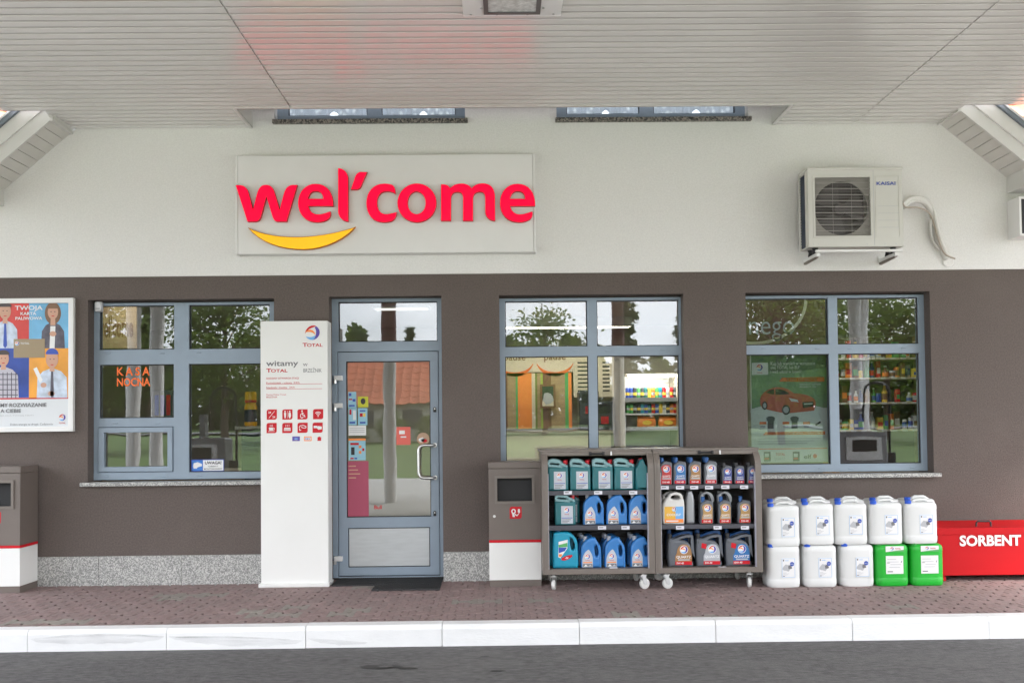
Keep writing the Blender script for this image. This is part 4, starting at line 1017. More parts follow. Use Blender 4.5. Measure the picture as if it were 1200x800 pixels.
for px, m in ((347, M_pviolet), (360.7, M_porange), (374.2, M_pred)):
    cx, cz = pw(px, 513.8, YL)
    if m is M_pred: q.poly([(cx-0.017, cz-0.018), (cx+0.017, cz-0.018), (cx+0.015, cz+0.006), (cx+0.022, cz+0.008), (cx, cz+0.02), (cx-0.022, cz+0.008), (cx-0.015, cz+0.006)], YL, m)
    else:
        q.rect(cx-0.033, cx+0.033, cz-0.020, cz+0.020, YL, m)
        if m is M_porange: q.rect(cx-0.026, cx+0.026, cz-0.012, cz+0.012, YL-0.0006, M_pw); q.text('DKV', cx, cz-0.008, 0.016, YL-0.0012, M_pblue, 0.02)
        else: q.poly(ell(cx, cz-0.004, 0.02, 0.010, 12, 0, 180), YL-0.0006, M_plblue); q.text('UTA', cx, cz-0.013, 0.008, YL-0.0012, M_pw)
q.build('print', pyl)

# ------------------------------------------------------------------ waste bins
def bin_(px0, px1, pyt, pyb, label):
    Yb = -0.33
    a = prect(px0, pyt, px1, pyb, Yb); x0, x1 = a[0], a[1]; zt = a[3]; w = x1-x0
    t = thing('waste_bin', label, 'waste bin', ((x0+x1)/2, -0.17, 0), 'waste bins against the wall')
    H = zt; k = lambda f: H*f
    yb = -0.03
    ox0, ox1, oz0, oz1 = x0+w*0.165, x0+w*0.835, k(0.685), k(0.87)
    q = MB()
    q.prism([rectp(x0, x1, k(0.375), k(0.945)), rectp(ox0, ox1, oz0, oz1)], Yb, Yb+0.02, M_taupe)
    q.box(x0, x1, Yb+0.0201, yb, k(0.375), k(0.945), M_taupe) if False else None
    q.box(x0, x0+0.015, Yb+0.0201, yb, k(0.375), k(0.945), M_taupe); q.box(x1-0.015, x1, Yb+0.0201, yb, k(0.375), k(0.945), M_taupe); q.box(x0+0.0151, x1-0.0151, yb-0.02, yb, k(0.375), k(0.945), M_taupe)
    q.build('upper_body', t)
    q = MB(); q.prism([rectp(ox0-0.022, ox1+0.022, oz0-0.022, oz1+0.022), rectp(ox0, ox1, oz0, oz1)], Yb-0.012, Yb+0.001, M_taupe_l); q.build('opening_rim', t)
    q = MB(); q.box(ox0-0.02, ox1+0.02, Yb+0.10, Yb+0.11, oz0-0.05, oz1+0.05, M_dark); q.box(ox0-0.02, ox1+0.02, Yb+0.021, Yb+0.10, oz0-0.05, oz0-0.045, M_taupe); q.box(ox0-0.02, ox1+0.02, Yb+0.021, Yb+0.10, oz1+0.045, oz1+0.05, M_taupe); q.build('chute', t)
    q = MB(); q.box(x0-0.004, x1+0.004, Yb-0.006, yb+0.004, k(0.947), H, M_taupe, 0.004); q.build('lid', t)
    q = MB(); q.box(x0, x1, Yb, yb, k(0.0525), k(0.352), M_pylon, 0.002); q.build('white_panel', t)
    q = MB(); q.box(x0, x1, Yb-0.001, yb+0.001, k(0.353), k(0.374), M_red); q.build('red_band', t)
    q = MB(); q.box(x0+0.002, x1-0.002, Yb+0.004, yb, 0.0, k(0.052), M_taupe); q.build('plinth', t)
    q = MB(); cx, cz = x0+w*0.515, k(0.592); h = 0.052; c = 0.018; Y = Yb-0.001
    q.poly([(cx-h, cz-h), (cx+h-c, cz-h), (cx+h-c*0.3, cz-h+c*0.3), (cx+h, cz-h+c), (cx+h, cz+h), (cx-h+c, cz+h), (cx-h+c*0.3, cz+h-c*0.3), (cx-h, cz+h-c)], Y, M_pred)
    q.poly([[(cx-0.018+0.020*math.cos(R(a_)), cz+0.012+0.022*math.sin(R(a_))) for a_ in range(0, 360, 20)], [(cx-0.018+0.010*math.cos(R(a_)), cz+0.012+0.012*math.sin(R(a_))) for a_ in range(0, 360, 30)]], Y-0.001, M_pw)
    q.poly([(cx-0.032, cz-0.004), (cx-0.026, cz-0.036), (cx-0.006, cz-0.036), (cx-0.012, cz-0.008)], Y-0.001, M_pw)
    q.poly([(cx+0.018, cz+0.006), (cx+0.020, cz+0.032), (cx+0.036, cz+0.032), (cx+0.038, cz+0.004), (cx+0.030, cz-0.006)], Y-0.001, M_pw)
    q.poly([(cx-0.008, cz-0.018), (cx+0.012, cz-0.030), (cx+0.030, cz-0.008), (cx+0.025, cz-0.004), (cx+0.012, cz-0.020), (cx-0.006, cz-0.008)], Y-0.0012, M_pw)
    q.build('pictogram', t)
    q = MB(); q.lathe([(0.012, -0.006), (0.012, 0.0)], (x0+w*0.105, Yb, k(0.565)), M_steel, 14, 'y'); q.build('lock', t)
bin_(573, 634, 541, 686, 'taupe and white waste bin between the door and the oil trolleys')
bin_(-38, 23.5, 546.5, 692, 'taupe and white waste bin under the framed poster')

# ------------------------------------------------------------------ red box
YX = -0.36
rb = prect(1099, 617.5, 1300, 675.5, YX)
rx = thing('sorbent_box', 'long red metal box lettered SORBENT against the wall', 'box', (rb[0]+0.7, -0.2, 0), None)
x0, x1, zt = rb[0], rb[0]+1.42, rb[3]
q = MB(); q.box(x0+0.006, x1-0.006, YX+0.006, -0.04, 0.05, zt-0.055, M_redbox, 0.003); q.build('body', rx)
q = MB(); q.prism([(YX, zt-0.055), (YX, zt), (-0.035, zt+0.03), (-0.035, zt-0.055)], x0, x1, M_redbox, 'x'); q.build('lid', rx)
for x in (x0+0.06, x1-0.06):
    for yy in (YX+0.05, -0.08): q = MB(); q.box(x-0.02, x+0.02, yy-0.02, yy+0.02, 0, 0.052, M_redbox, 0.002); q.build('foot', rx)
hx_ = pw(1152.5, 612, YX+0.06)[0]
q = MB(); q.tube([(hx_-0.065, YX+0.06, zt), (hx_-0.062, YX+0.06, zt+0.04), (hx_-0.05, YX+0.06, zt+0.05), (hx_+0.05, YX+0.06, zt+0.05), (hx_+0.062, YX+0.06, zt+0.04), (hx_+0.065, YX+0.06, zt)], 0.008, M_black, 8); q.build('handle', rx)
r1 = prect(1124.5, 627, 1196.5, 639, YX); q = MB(); q.text('SORBENT', r1[0], r1[2]+0.003, r1[3]-r1[2], YX-0.0012, M_pw, 0.035, 'L', r1[1]-r1[0]); q.build('lettering', rx)

# ------------------------------------------------------------------ door mat
ma = pg(388, 680, 0.0); mb_ = pg(437, 690.5, 0.0); mc = pg(520, 691, 0)
M_mat = mat('ribbed mat', (0.035, 0.035, 0.036), 0.8, var=0.2, vscale=30)
dm = thing('door_mat', 'black ribbed mat on the pavers at the door', 'mat', (mb_[0]+0.3, -0.2, 0))
q = MB(); x0, x1 = pg(389, 686)[0], OD[1]-0.01
yy0 = pg(420, 686.5)[1]; yy1 = pg(470, 692)[1]
q.box(x0, x1, yy0, 0.14, 0.002, 0.012, M_mat, 0.002); q.build('threshold_mat', dm)
q = MB(); xx0 = pg(437, 690)[0]; q.box(xx0, x1+0.005, yy1, yy0+0.002, 0.002, 0.014, M_mat, 0.002); q.build('front_mat', dm)
q = MB(); n = 34
for k in range(n):
    xx = xx0+0.01+k*(x1-xx0-0.02)/(n-1); q.box(xx-0.004, xx+0.004, yy1+0.008, yy0-0.004, 0.013, 0.019, M_mat)
q.build('rib_field', dm)['kind'] = 'stuff'
q = MB(); n = 52
for k in range(n):
    xx = x0+0.01+k*(x1-x0-0.02)/(n-1); q.box(xx-0.004, xx+0.004, yy0+0.006, 0.12, 0.011, 0.017, M_mat)
q.build('rib_field', dm)['kind'] = 'stuff'
# ================================================================== OIL TROLLEYS
M_shelf = mat('shelf dark', (0.06, 0.06, 0.075), 0.4); M_back = mat('shutter dark', (0.045, 0.045, 0.05), 0.45)
M_cast = mat('caster white', (0.68, 0.68, 0.66), 0.4); M_tagw = mat('price tag', (0.66, 0.66, 0.72), 0.35)
M_inner = mat('inner rail', (0.42, 0.42, 0.48), 0.4)
YT = -0.58; YTB = -0.05                              # trolley front and back
def trolley(pxl, pxr, label, shelves, tags):
    zb = pw(700, 672.5, YT)[1]; zt = pw(700, 526.5, YT)[1]
    x0 = pw(pxl, 600, YT)[0]; x1 = pw(pxr, 600, YT)[0]
    t = thing('oil_trolley', label, 'trolley', ((x0+x1)/2, -0.3, 0), 'oil trolleys beside the bin')
    post = 0.05; bar = 0.045
    # side walls with a rounded front top corner
    pr_ = [(YTB, zb), (YT, zb), (YT, zt-0.16)]+[(YT+0.14-0.14*math.cos(R(a)), zt-0.16+0.14*math.sin(R(a))) for a in range(10, 91, 10)]+[(YTB, zt-0.02)]
    for a, b in ((x0, x0+0.022), (x1-0.022, x1)):
        q = MB(); q.prism(pr_, a, b, M_taupe_l, 'x'); q.build('side_panel', t)
    # curved front posts
    path = [(YT, zb+0.01), (YT, zt-0.16)]+[(YT+0.14-0.14*math.cos(R(a)), zt-0.16+0.14*math.sin(R(a))) for a in range(15, 91, 15)]
    for a, b in ((x0+0.0221, x0+post), (x1-post, x1-0.0221)):
        q = MB(); inn = [(y+0.022 if i < 2 else y+0.022*math.cos(R((i-1)*15)), z if i < 2 else z-0.022*math.sin(R((i-1)*15))) for i, (y, z) in enumerate(path)]
        q.prism([(y-0.004, z) for y, z in path]+inn[::-1], a, b, M_taupe_l, 'x'); q.build('front_post', t)
    q = MB(); q.box(x0+post-0.002, x0+post+0.005, YT+0.0, YT+0.03, zb+bar, zt-0.2, M_inner); q.build('guide_rail', t)
    q = MB(); q.box(x1-post-0.008, x1-post+0.002, YT+0.002, YT+0.03, zb+bar, zt-0.2, M_inner); q.build('guide_rail', t)
    q = MB(); q.box(x0+0.0221, x1-0.0221, YT-0.003, YTB, zb, zb+bar, M_taupe_l, 0.003); q.build('base', t)
    q = MB(); q.box(x0-0.012, x1+0.012, YT+0.10, YTB+0.01, zt-0.022, zt, M_taupe_l, 0.004); q.box(x0+0.0, x1-0.0, YT+0.075, YT+0.12, zt-0.055, zt-0.018, M_taupe_l, 0.006); q.build('top_hood', t)
    q = MB(); xm = (x0+x1)/2
    q.tube([(xm-0.055, YT+0.085, zt-0.03), (xm-0.055, YT+0.055, zt-0.035), (xm-0.05, YT+0.048, zt-0.035), (xm+0.05, YT+0.048, zt-0.035), (xm+0.055, YT+0.055, zt-0.035), (xm+0.055, YT+0.085, zt-0.03)], 0.008, M_black, 8)
    q.box(xm-0.065, xm-0.045, YT+0.06, YT+0.08, zt-0.05, zt-0.02, M_black); q.box(xm+0.045, xm+0.065, YT+0.06, YT+0.08, zt-0.05, zt-0.02, M_black); q.build('handle', t)
    q = MB(); q.box(xm+0.115, xm+0.127, YT+0.06, YT+0.078, zt-0.052, zt-0.018, M_pw); q.build('latch', t)
    n = 22
    q = MB(); q.box(x0+0.0221, x1-0.0221, YTB-0.008, YTB, zb+bar, zt-0.03, M_back); q.build('back_panel', t)
    for k in range(n):
        zz = zb+bar+0.01+k*(zt-zb-bar-0.06)/n
        q = MB(); q.box(x0+0.024, x1-0.024, YTB-0.02, YTB-0.0081, zz, zz+0.026, M_back, 0.004); q.build('back_slat', t)
    sh = []
    for (py0, py1) in shelves:
        z1_, z0_ = pw(700, py0, YT+0.03)[1], pw(700, py1, YT+0.03)[1]; sh.append(z1_)
        q = MB(); q.box(x0+0.0221, x1-0.0221, YT+0.03, YTB-0.021, z1_-0.012, z1_, M_shelf); q.box(x0+0.0221, x1-0.0221, YT+0.026, YT+0.032, z0_, z1_-0.001, M_shelf); q.build('shelf', t)
    for (px, py) in tags:
        x, z = pw(px, py, YT+0.02); q = MB(); q.box(x-0.034, x+0.034, YT+0.018, YT+0.025, z-0.015, z+0.015, M_tagw, 0.001)
        q.rect(x-0.025, x+0.01, z-0.002, z+0.006, YT+0.0175, M_pgrey); q.build('price_tag', t)
    for k, (cx, cy, ang) in enumerate(((x0+0.09, YT+0.06, 80), (x1-0.10, YT+0.06, 25 if pxl < 700 else 80), (x0+0.09, YTB-0.07, 30), (x1-0.1, YTB-0.07, 60))):
        if pxl > 700 and k == 0: ang = 20
        c, s = math.cos(R(ang)), math.sin(R(ang))
        def rot(p): return (cx+p[0]*c-p[1]*s, cy+p[0]*s+p[1]*c, p[2])
        hub = MB(); rw = 0.045
        hub.lathe([(0.012, 0.0), (0.012, 0.02)], (0, 0, zb-0.022), M_zinc, 10)
        for e in (-0.022, 0.019): hub.prism([(-0.02, zb-0.02), (0.02, zb-0.02), (0.035, rw+0.0), (0.018, rw-0.012), (0.0, rw)], e, e+0.003, M_zinc)
        hub.box(-0.03, 0.03, -0.024, 0.024, zb-0.024, zb-0.014, M_zinc)
        hub.v = [rot(v) for v in hub.v]; fk = hub.build('caster', t)
        wl = MB(); wl.lathe([(0.018, -0.016), (rw-0.008, -0.016), (rw, -0.010), (rw, 0.010), (rw-0.008, 0.016), (0.018, 0.016)], (0.02, 0, rw), M_cast, 22, 'y')
        wl.lathe([(0.012, -0.021), (0.012, 0.021)], (0.02, 0, rw), M_zinc, 10, 'y')
        wl.v = [rot(v) for v in wl.v]; wl.build('wheel', fk, 40)
    return zb+bar, sh, (x0, x1)
b1, s1, e1 = trolley(635.5, 767, 'brown display trolley full of blue and teal jugs next to the bin', ((574.5, 579.5), (615, 620.5)), ((665.5, 577), (701, 577), (742, 577), (705.5, 618), (733, 618), (719, 666.5)))
b2, s2, e2 = trolley(767.5, 893, 'brown display trolley full of grey motor oil bottles next to the jerrycans', ((569, 573.5), (615.5, 620.5)), ((779, 571), (797, 571), (813.5, 571), (831, 571), (850, 570.5), (872, 570.5), (797, 618), (841, 618), (873, 618), (805, 666.5), (846, 665.5), (868, 666)))
for px, tt in ((720, b1), (856, b2)):
    x = pw(px, 660, YT)[0]; 

# ------------------------------------------------------------------ bottles (prototypes are moved to their first place)
def plastic(name, c, rough=0.32): return mat(name, c, rough, var=0.05, vscale=14)
M_teal = plastic('teal coolant', (0.010, 0.135, 0.155)); M_tealtop = plastic('clear neck', (0.20, 0.36, 0.38))
M_jblue = plastic('blue jug', (0.035, 0.19, 0.50)); M_jblued = plastic('blue jug shade', (0.03, 0.15, 0.42)); M_cyan = plastic('cyan jug', (0.012, 0.29, 0.44))
M_oil = plastic('grey oil bottle', (0.115, 0.125, 0.145)); M_oild = plastic('dark oil bottle', (0.055, 0.062, 0.078)); M_silv = mat('silver bottle', (0.32, 0.33, 0.35), 0.35, metal=0.4)
M_cred = plastic('red cap', (0.62, 0.015, 0.03)); M_cblue = plastic('blue cap', (0.015, 0.09, 0.28)); M_cgrey = plastic('grey cap', (0.34, 0.36, 0.40)); M_cblack = plastic('black cap', (0.02, 0.02, 0.024))
M_jw = plastic('white jug', (0.68, 0.67, 0.64)); M_silvp = mat('label silver', (0.50, 0.53, 0.58), 0.3)
LBL = {'red': mat('label red', (0.50, 0.035, 0.04), 0.3), 'blue': mat('label blue', (0.03, 0.16, 0.42), 0.3), 'bronze': mat('label bronze', (0.36, 0.19, 0.075), 0.3),
       'silver': mat('label pewter', (0.42, 0.44, 0.48), 0.3), 'gold': mat('label gold', (0.45, 0.27, 0.10), 0.3), 'navy': mat('label navy', (0.035, 0.06, 0.27), 0.3)}
def jug(name, label, cat, w, h, d, body, cap, draw, group, cap_xy=None, cr_=0.02, bev=0.02, inside=None):
    """body: list of (list of paths, material); path units: width 100 = w"""
    t = thing(name, label, cat, (0, 0, 0), group); k = w/100.0
    X_ = lambda p: [((a-50)*k, b*k) for a, b in p]
    for i, (paths, m) in enumerate(body):
        q = MB(); q.solid([X_(svg(p, n=6)) for p in paths], -d/2, d, min(bev, d*0.35), m, 3); q.build('body' if i == 0 else 'shoulder', t, 50)
    if cap:
        cx, c0, c1, m = cap; q = MB()
        q.lathe([(cr_*0.8, c0*k-0.012), (cr_*0.8, c0*k), (cr_, c0*k), (cr_, c1*k-0.003), (cr_-0.003, c1*k)], ((cx-50)*k, 0, 0), m, 14); q.build('cap', t, 40)
    if draw:
        q = MB(); draw(q, lambda a: (a-50)*k, lambda b: b*k, k, -d/2-0.0012); q.build('label_print', t)
    return t
def lab_teal(q, x, z, k, y):
    q.rect(x(30), x(86), z(8), z(92), y, M_silvp); logo(q, x(57), z(72), 12*k, y-0.001); q.text('TOTAL', x(57), z(50), 5*k, y-0.001, M_pred, 0.02)
    q.rect(x(32), x(84), z(34), z(37), y-0.001, M_pblue)
    for j in range(3): q.rect(x(34), x(60+8*j), z(12+7*j), z(15+7*j), y-0.001, M_pgrey)
def lab_blue(q, x, z, k, y):
    q.poly([(x(a), z(b)) for a, b in svg('M8,4 L58,4 L58,46 C56,66 44,82 39,88 C22,80 10,60 8,40 Z')], y, M_silvp)
    logo(q, x(33), z(54), 12*k, y-0.001); q.text('TOTAL', x(33), z(34), 5*k, y-0.001, M_pred, 0.02); q.rect(x(12), x(54), z(24), z(29), y-0.001, M_porange)
    q.rect(x(10), x(56), z(6), z(20), y-0.001, M_pgrey); q.poly([(x(14), z(7)), (x(24), z(18)), (x(34), z(8))], y-0.0015, M_pw); q.poly([(x(34), z(7)), (x(46), z(17)), (x(54), z(8))], y-0.0015, M_plg)
def lab_cyan(q, x, z, k, y):
    q.poly([(x(a), z(b)) for a, b in ((22, 45), (30, 40), (58, 78), (60, 112), (24, 104))], y, M_pw)
    q.poly([(x(a), z(b)) for a, b in ((24, 82), (58, 84), (58, 100), (24, 92))], y-0.001, M_pgreen); q.poly([(x(a), z(b)) for a, b in ((24, 60), (48, 68), (57, 82), (24, 82))], y-0.001, M_pblue)
    q.poly([(x(a), z(b)) for a, b in ((24, 46), (34, 46), (38, 56), (24, 56))], y-0.001, M_porange)
    q.poly([(x(a), z(b)) for a, b in svg('M34,34 C40,28 60,32 76,46 C80,54 74,54 68,52 C56,52 42,44 36,42 Z')], y-0.001, M_pred); q.text('-20', x(54), z(38), 7*k, y-0.002, M_pw, 0.02, slant=0.2)
def lab_oil(col):
    def f(q, x, z, k, y):
        q.poly([(x(a), z(b)) for a, b in svg('M10,6 L90,6 L92,120 C92,160 30,160 16,132 C12,120 26,100 22,80 C18,60 10,50 10,6 Z')], y, LBL[col]); logo(q, x(55), z(118), 23*k, y-0.001)
        q.text('QUARTZ', x(54), z(58), 14*k, y-0.001, M_pw, 0.02, 'C', 60*k); q.rect(x(22), x(86), z(42), z(52), y-0.001, M_plg); q.rect(x(10), x(90), z(8), z(34), y-0.001, M_pred); q.text('5W-40', x(50), z(14), 14*k, y-0.002, M_pw, 0.02)
    return f
def lab_quartz(col, badge):
    def f(q, x, z, k, y):
        q.poly([(x(a), z(b)) for a, b in svg('M30,8 L92,8 L92,40 C92,66 84,84 64,84 C46,84 38,72 36,52 L30,40 Z')], y, LBL[col]); logo(q, x(63), z(64), 14*k, y-0.001)
        q.text('QUARTZ', x(62), z(33), 9*k, y-0.001, M_pw, 0.025, 'C', 56*k); q.rect(x(40), x(84), z(24), z(29), y-0.001, M_plg); q.rect(x(30), x(92), z(8), z(21), y-0.001, M_pred); q.text('5W-40' if col == 'bronze' else ('5W-30' if col == 'silver' else '10W-40'), x(48), z(11), 7*k, y-0.002, M_pw, 0.02)
        if badge: q.poly([(x(a), z(b)) for a, b in ((22, 70), (40, 66), (42, 84), (24, 88))], y-0.0005, M_pred)
    return f
def lab_white(q, x, z, k, y):
    q.rect(x(10), x(58), z(24), z(78), y, mat('label amber', (0.80, 0.45, 0.06), 0.3)); q.rect(x(58), x(92), z(24), z(78), y, M_plblue); q.rect(x(10), x(92), z(8), z(24), y, M_porange)
    logo(q, x(52), z(66), 9*k, y-0.001); q.text('COOLELF', x(50), z(38), 10*k, y-0.001, M_pw, 0.02, 'C', 62*k); q.rect(x(16), x(70), z(13), z(18), y-0.001, M_pw)

JT = [(['M6,0 L94,0 C98,0 100,3 100,6 L100,114 L0,114 L0,6 C0,2 2,0 6,0 Z'], M_teal),
      (['M0,110 L100,110 C100,118 94,124 84,128 L76,132 L60,142 L20,146 C8,146 0,138 0,125 Z', 'M14,127 L56,122 L54,132 C48,137 30,141 20,139 C12,137 11,130 14,127 Z'], M_tealtop)]
JB = [(['M3,0 L97,0 C100,0 100,4 100,8 L100,70 C98,95 90,115 76,135 L72,143 C60,148 40,142 30,134 C15,124 3,105 2,85 L0,8 C0,2 1,0 3,0 Z',
        'M71,60 C71,54 78,52 82,58 C87,68 87,85 84,98 C82,106 72,107 69,98 C66,88 71,75 71,60 Z'], M_jblue)]
JC = [(['M3,0 L97,0 C100,0 100,30 100,60 C100,95 92,125 70,138 C55,146 25,142 6,138 C2,136 0,100 0,60 L0,5 Z', 'M74,74 C76,68 86,70 88,80 C90,95 86,112 78,118 C70,120 68,108 70,98 C72,90 72,82 74,74 Z'], M_cyan)]
JO = [(['M8,0 L92,0 C97,0 99,5 99,10 L100,150 C100,162 96,170 88,172 L44,180 L8,152 C2,140 0,120 2,100 L0,10 C0,4 3,0 8,0 Z'], M_oil)]
JW = [(['M3,0 L97,0 C99,20 100,60 100,80 C100,110 92,136 65,140 C45,142 30,132 22,118 C8,102 2,90 1,75 C0,40 1,5 3,0 Z', 'M40,116 C48,108 70,106 78,110 C86,116 80,128 66,130 C54,131 40,124 40,116 Z'], M_jw)]
JQ = [(['M6,0 L94,0 C98,0 99,5 99,10 L98,110 C98,116 94,118 88,118 C70,119 52,114 36,106 L8,104 C4,96 2,60 3,30 Z', 'M46,100 C60,107 78,110 90,108 L92,74 C86,90 68,101 46,100 Z'], M_oil)]
JS = [(['M6,0 L94,0 L98,30 L96,260 C90,330 75,350 70,372 L30,372 C25,350 10,330 4,260 L2,30 Z'], M_silv)]
JL = [(['M4,0 L96,0 L100,20 L98,150 C96,190 75,214 45,214 C20,214 4,195 2,170 L0,20 Z', 'M38,150 C50,142 78,142 84,152 C88,180 70,196 52,194 C36,192 30,165 38,150 Z'], M_silv)]
used = set()
def place(proto, px, py, Y, zb, label, group, dx=0.0, rz=0.0, noprint=False):
    x = pw(px-(2.0 if 'jerry' in proto.name else 0.0), py, Y)[0]
    if proto.name not in used:
        used.add(proto.name); proto.location = (x+dx, Y, zb); proto.rotation_euler = (0, 0, rz); proto['label'] = label; proto['group'] = group; return proto
    return clone(proto, (x+dx, Y, zb), rz, label, group)
G1, G2 = 'jugs in the trolley next to the bin', 'oil bottles in the trolley next to the jerrycans'
NTH = ['first', 'second', 'third', 'fourth', 'fifth', 'sixth', 'seventh']
teal = jug('coolant_jug', 'x', 'jug', 0.176, 0.26, 0.11, JT, (87, 124, 143, M_cred), lab_teal, G1, cr_=0.019)
teal_s = jug('coolant_jug', 'x', 'jug', 0.11, 0.26, 0.16, [([p.replace('M6,0', 'M6,0') for p in ['M6,0 L94,0 C98,0 100,3 100,6 L100,150 C96,180 70,200 60,235 L40,235 C30,200 4,180 0,150 L0,6 Z']], M_teal)], (50, 225, 240, M_cred), None, G1, cr_=0.017)
blue = jug('washer_fluid_jug', 'x', 'jug', 0.176, 0.26, 0.10, JB, (24, 128, 148, M_cgrey), lab_blue, G1, cr_=0.018)
cyan = jug('cyan_jug', 'x', 'jug', 0.215, 0.31, 0.12, JC, (24, 136, 148, M_cblue), lab_cyan, G1, cr_=0.02)
YFr = YT+0.10
for i, px in enumerate((653.5, 679.5, 705.5, 731)):
    place(teal, px, 560, YFr, s1[0], 'teal coolant jug with red cap on the top shelf, %s from the bin side' % NTH[i], G1)
    place(teal, px+1, 560, YFr+0.13, s1[0], 'teal coolant jug in the back row behind the %s top shelf jug from the bin' % NTH[i], G1)
place(teal_s, 751, 560, YFr, s1[0], 'teal coolant jug standing edge-on at the end of the top shelf', G1)
place(teal, 662, 600, YFr, s1[1], 'teal coolant jug with red cap alone on the middle shelf', G1)
place(teal, 667, 600, YFr+0.13, s1[1], 'teal coolant jug hidden behind the lone one on the middle shelf', G1)
for i, px in enumerate((695, 722, 748)):
    place(blue, px, 600, YFr, s1[1], 'blue washer fluid jug on the middle shelf, %s from the teal one' % NTH[i], G1)
place(cyan, 662, 650, YFr, b1, 'large cyan jug with blue cap and red label flash on the bottom shelf', G1)
place(cyan, 657, 650, YFr+0.14, b1, 'large cyan jug behind the one with the red flash', G1)
for i, px in enumerate((692, 720, 750)):
    place(blue, px, 650, YFr, b1, 'blue washer fluid jug on the bottom shelf, %s from the cyan one' % NTH[i], G1)
    for j in (1, 2): place(blue, px-2-2*j, 650, YFr+0.115*j, b1, 'blue washer fluid jug %s deep behind the %s one from the cyan jug' % (('one row', 'two rows')[j-1], NTH[i]), G1)
# second trolley
oil = {}
for c in ('red', 'blue', 'bronze', 'silver', 'gold'):
    oil[c] = jug('oil_bottle', 'x', 'bottle', 0.112, 0.235, 0.062, JO, (26, 172, 204, M_cblue), lab_oil(c), G2, cr_=0.016, bev=0.014)
for px, c in ((779.5, 'red'), (796, 'blue'), (813.5, 'bronze'), (832, 'silver')):
    place(oil[c], px, 555, YFr-0.02, s2[0], 'grey oil bottle with %s label and blue cap on the top shelf' % c, G2)
    for j in (1, 2): place(oil[c], px-0.5-1.5*j, 555, YFr-0.02+0.075*j, s2[0], 'grey oil bottle %s behind the %s labelled one on the top shelf' % (('right', 'two rows')[j-1], c), G2)
small = jug('additive_bottle', 'x', 'bottle', 0.088, 0.19, 0.05, JO, (26, 172, 204, M_cblack), lab_oil('navy'), G2, cr_=0.014, bev=0.012)
for i, px in enumerate((851.5, 866, 881)):
    place(small, px, 560, YFr-0.02, s2[0], 'small dark bottle with navy label and black cap, %s from the silver labelled bottle' % NTH[i], G2)
    place(small, px-2, 560, YFr+0.05, s2[0], 'small dark bottle behind the %s navy labelled one' % NTH[i], G2)
wj = jug('antifreeze_jug', 'x', 'jug', 0.192, 0.27, 0.11, JW, (14, 112, 118, M_jw), lab_white, G2, cr_=0.012)
place(wj, 788, 600, YFr, s2[1], 'white jug with yellow and blue label and loop handle on the middle shelf', G2)
place(wj, 782, 600, YFr+0.13, s2[1], 'white jug behind the yellow and blue labelled jug', G2)
sv = jug('silver_bottle', 'x', 'bottle', 0.075, 0.28, 0.10, JS, None, None, G2, bev=0.02)
place(sv, 808, 600, YFr+0.03, s2[1], 'plain silver bottle standing edge-on beside the white jug', G2)
lj = jug('gearbox_oil_jug', 'x', 'jug', 0.125, 0.268, 0.08, JL, (20, 190, 212, M_silv), None, G2, cr_=0.014)
for i, px in enumerate((825, 846)):
    place(lj, px+2, 600, YFr+0.09, s2[1], 'silver loop-handled jug %s' % ('beside the edge-on silver bottle' if i == 0 else 'one place from the edge-on silver bottle'), G2)
    place(oil['gold'] , px+2.5, 600, YFr-0.02, s2[1], 'grey oil bottle with gold label in front of the %s silver loop-handled jug' % ('first' if i == 0 else 'second'), G2)
place(oil['gold'], 871.5, 600, YFr-0.02, s2[1], 'grey oil bottle with gold label standing apart on the middle shelf', G2)
qz = {c: jug('motor_oil_jug', 'x', 'jug', 0.225, 0.27, 0.11, JQ, (15, 102, 122, M_cblack), lab_quartz(c, c != 'bronze'), G2, cr_=0.02) for c in ('bronze', 'silver', 'blue')}
qz2 = jug('motor_oil_jug', 'x', 'jug', 0.225, 0.27, 0.11, [(JQ[0][0], M_cblue)], (15, 102, 122, M_cblue), None, G2, cr_=0.02)
for i, (px, c) in enumerate(((796, 'bronze'), (829, 'silver'), (863.5, 'blue'))):
    place(qz[c], px, 650, YFr, b2, 'large grey motor oil jug with %s QUARTZ label on the bottom shelf' % c, G2)
    place(qz2, px-1, 650, YFr+0.14, b2+0.018, 'blue oil jug behind the %s QUARTZ jug' % c, G2)

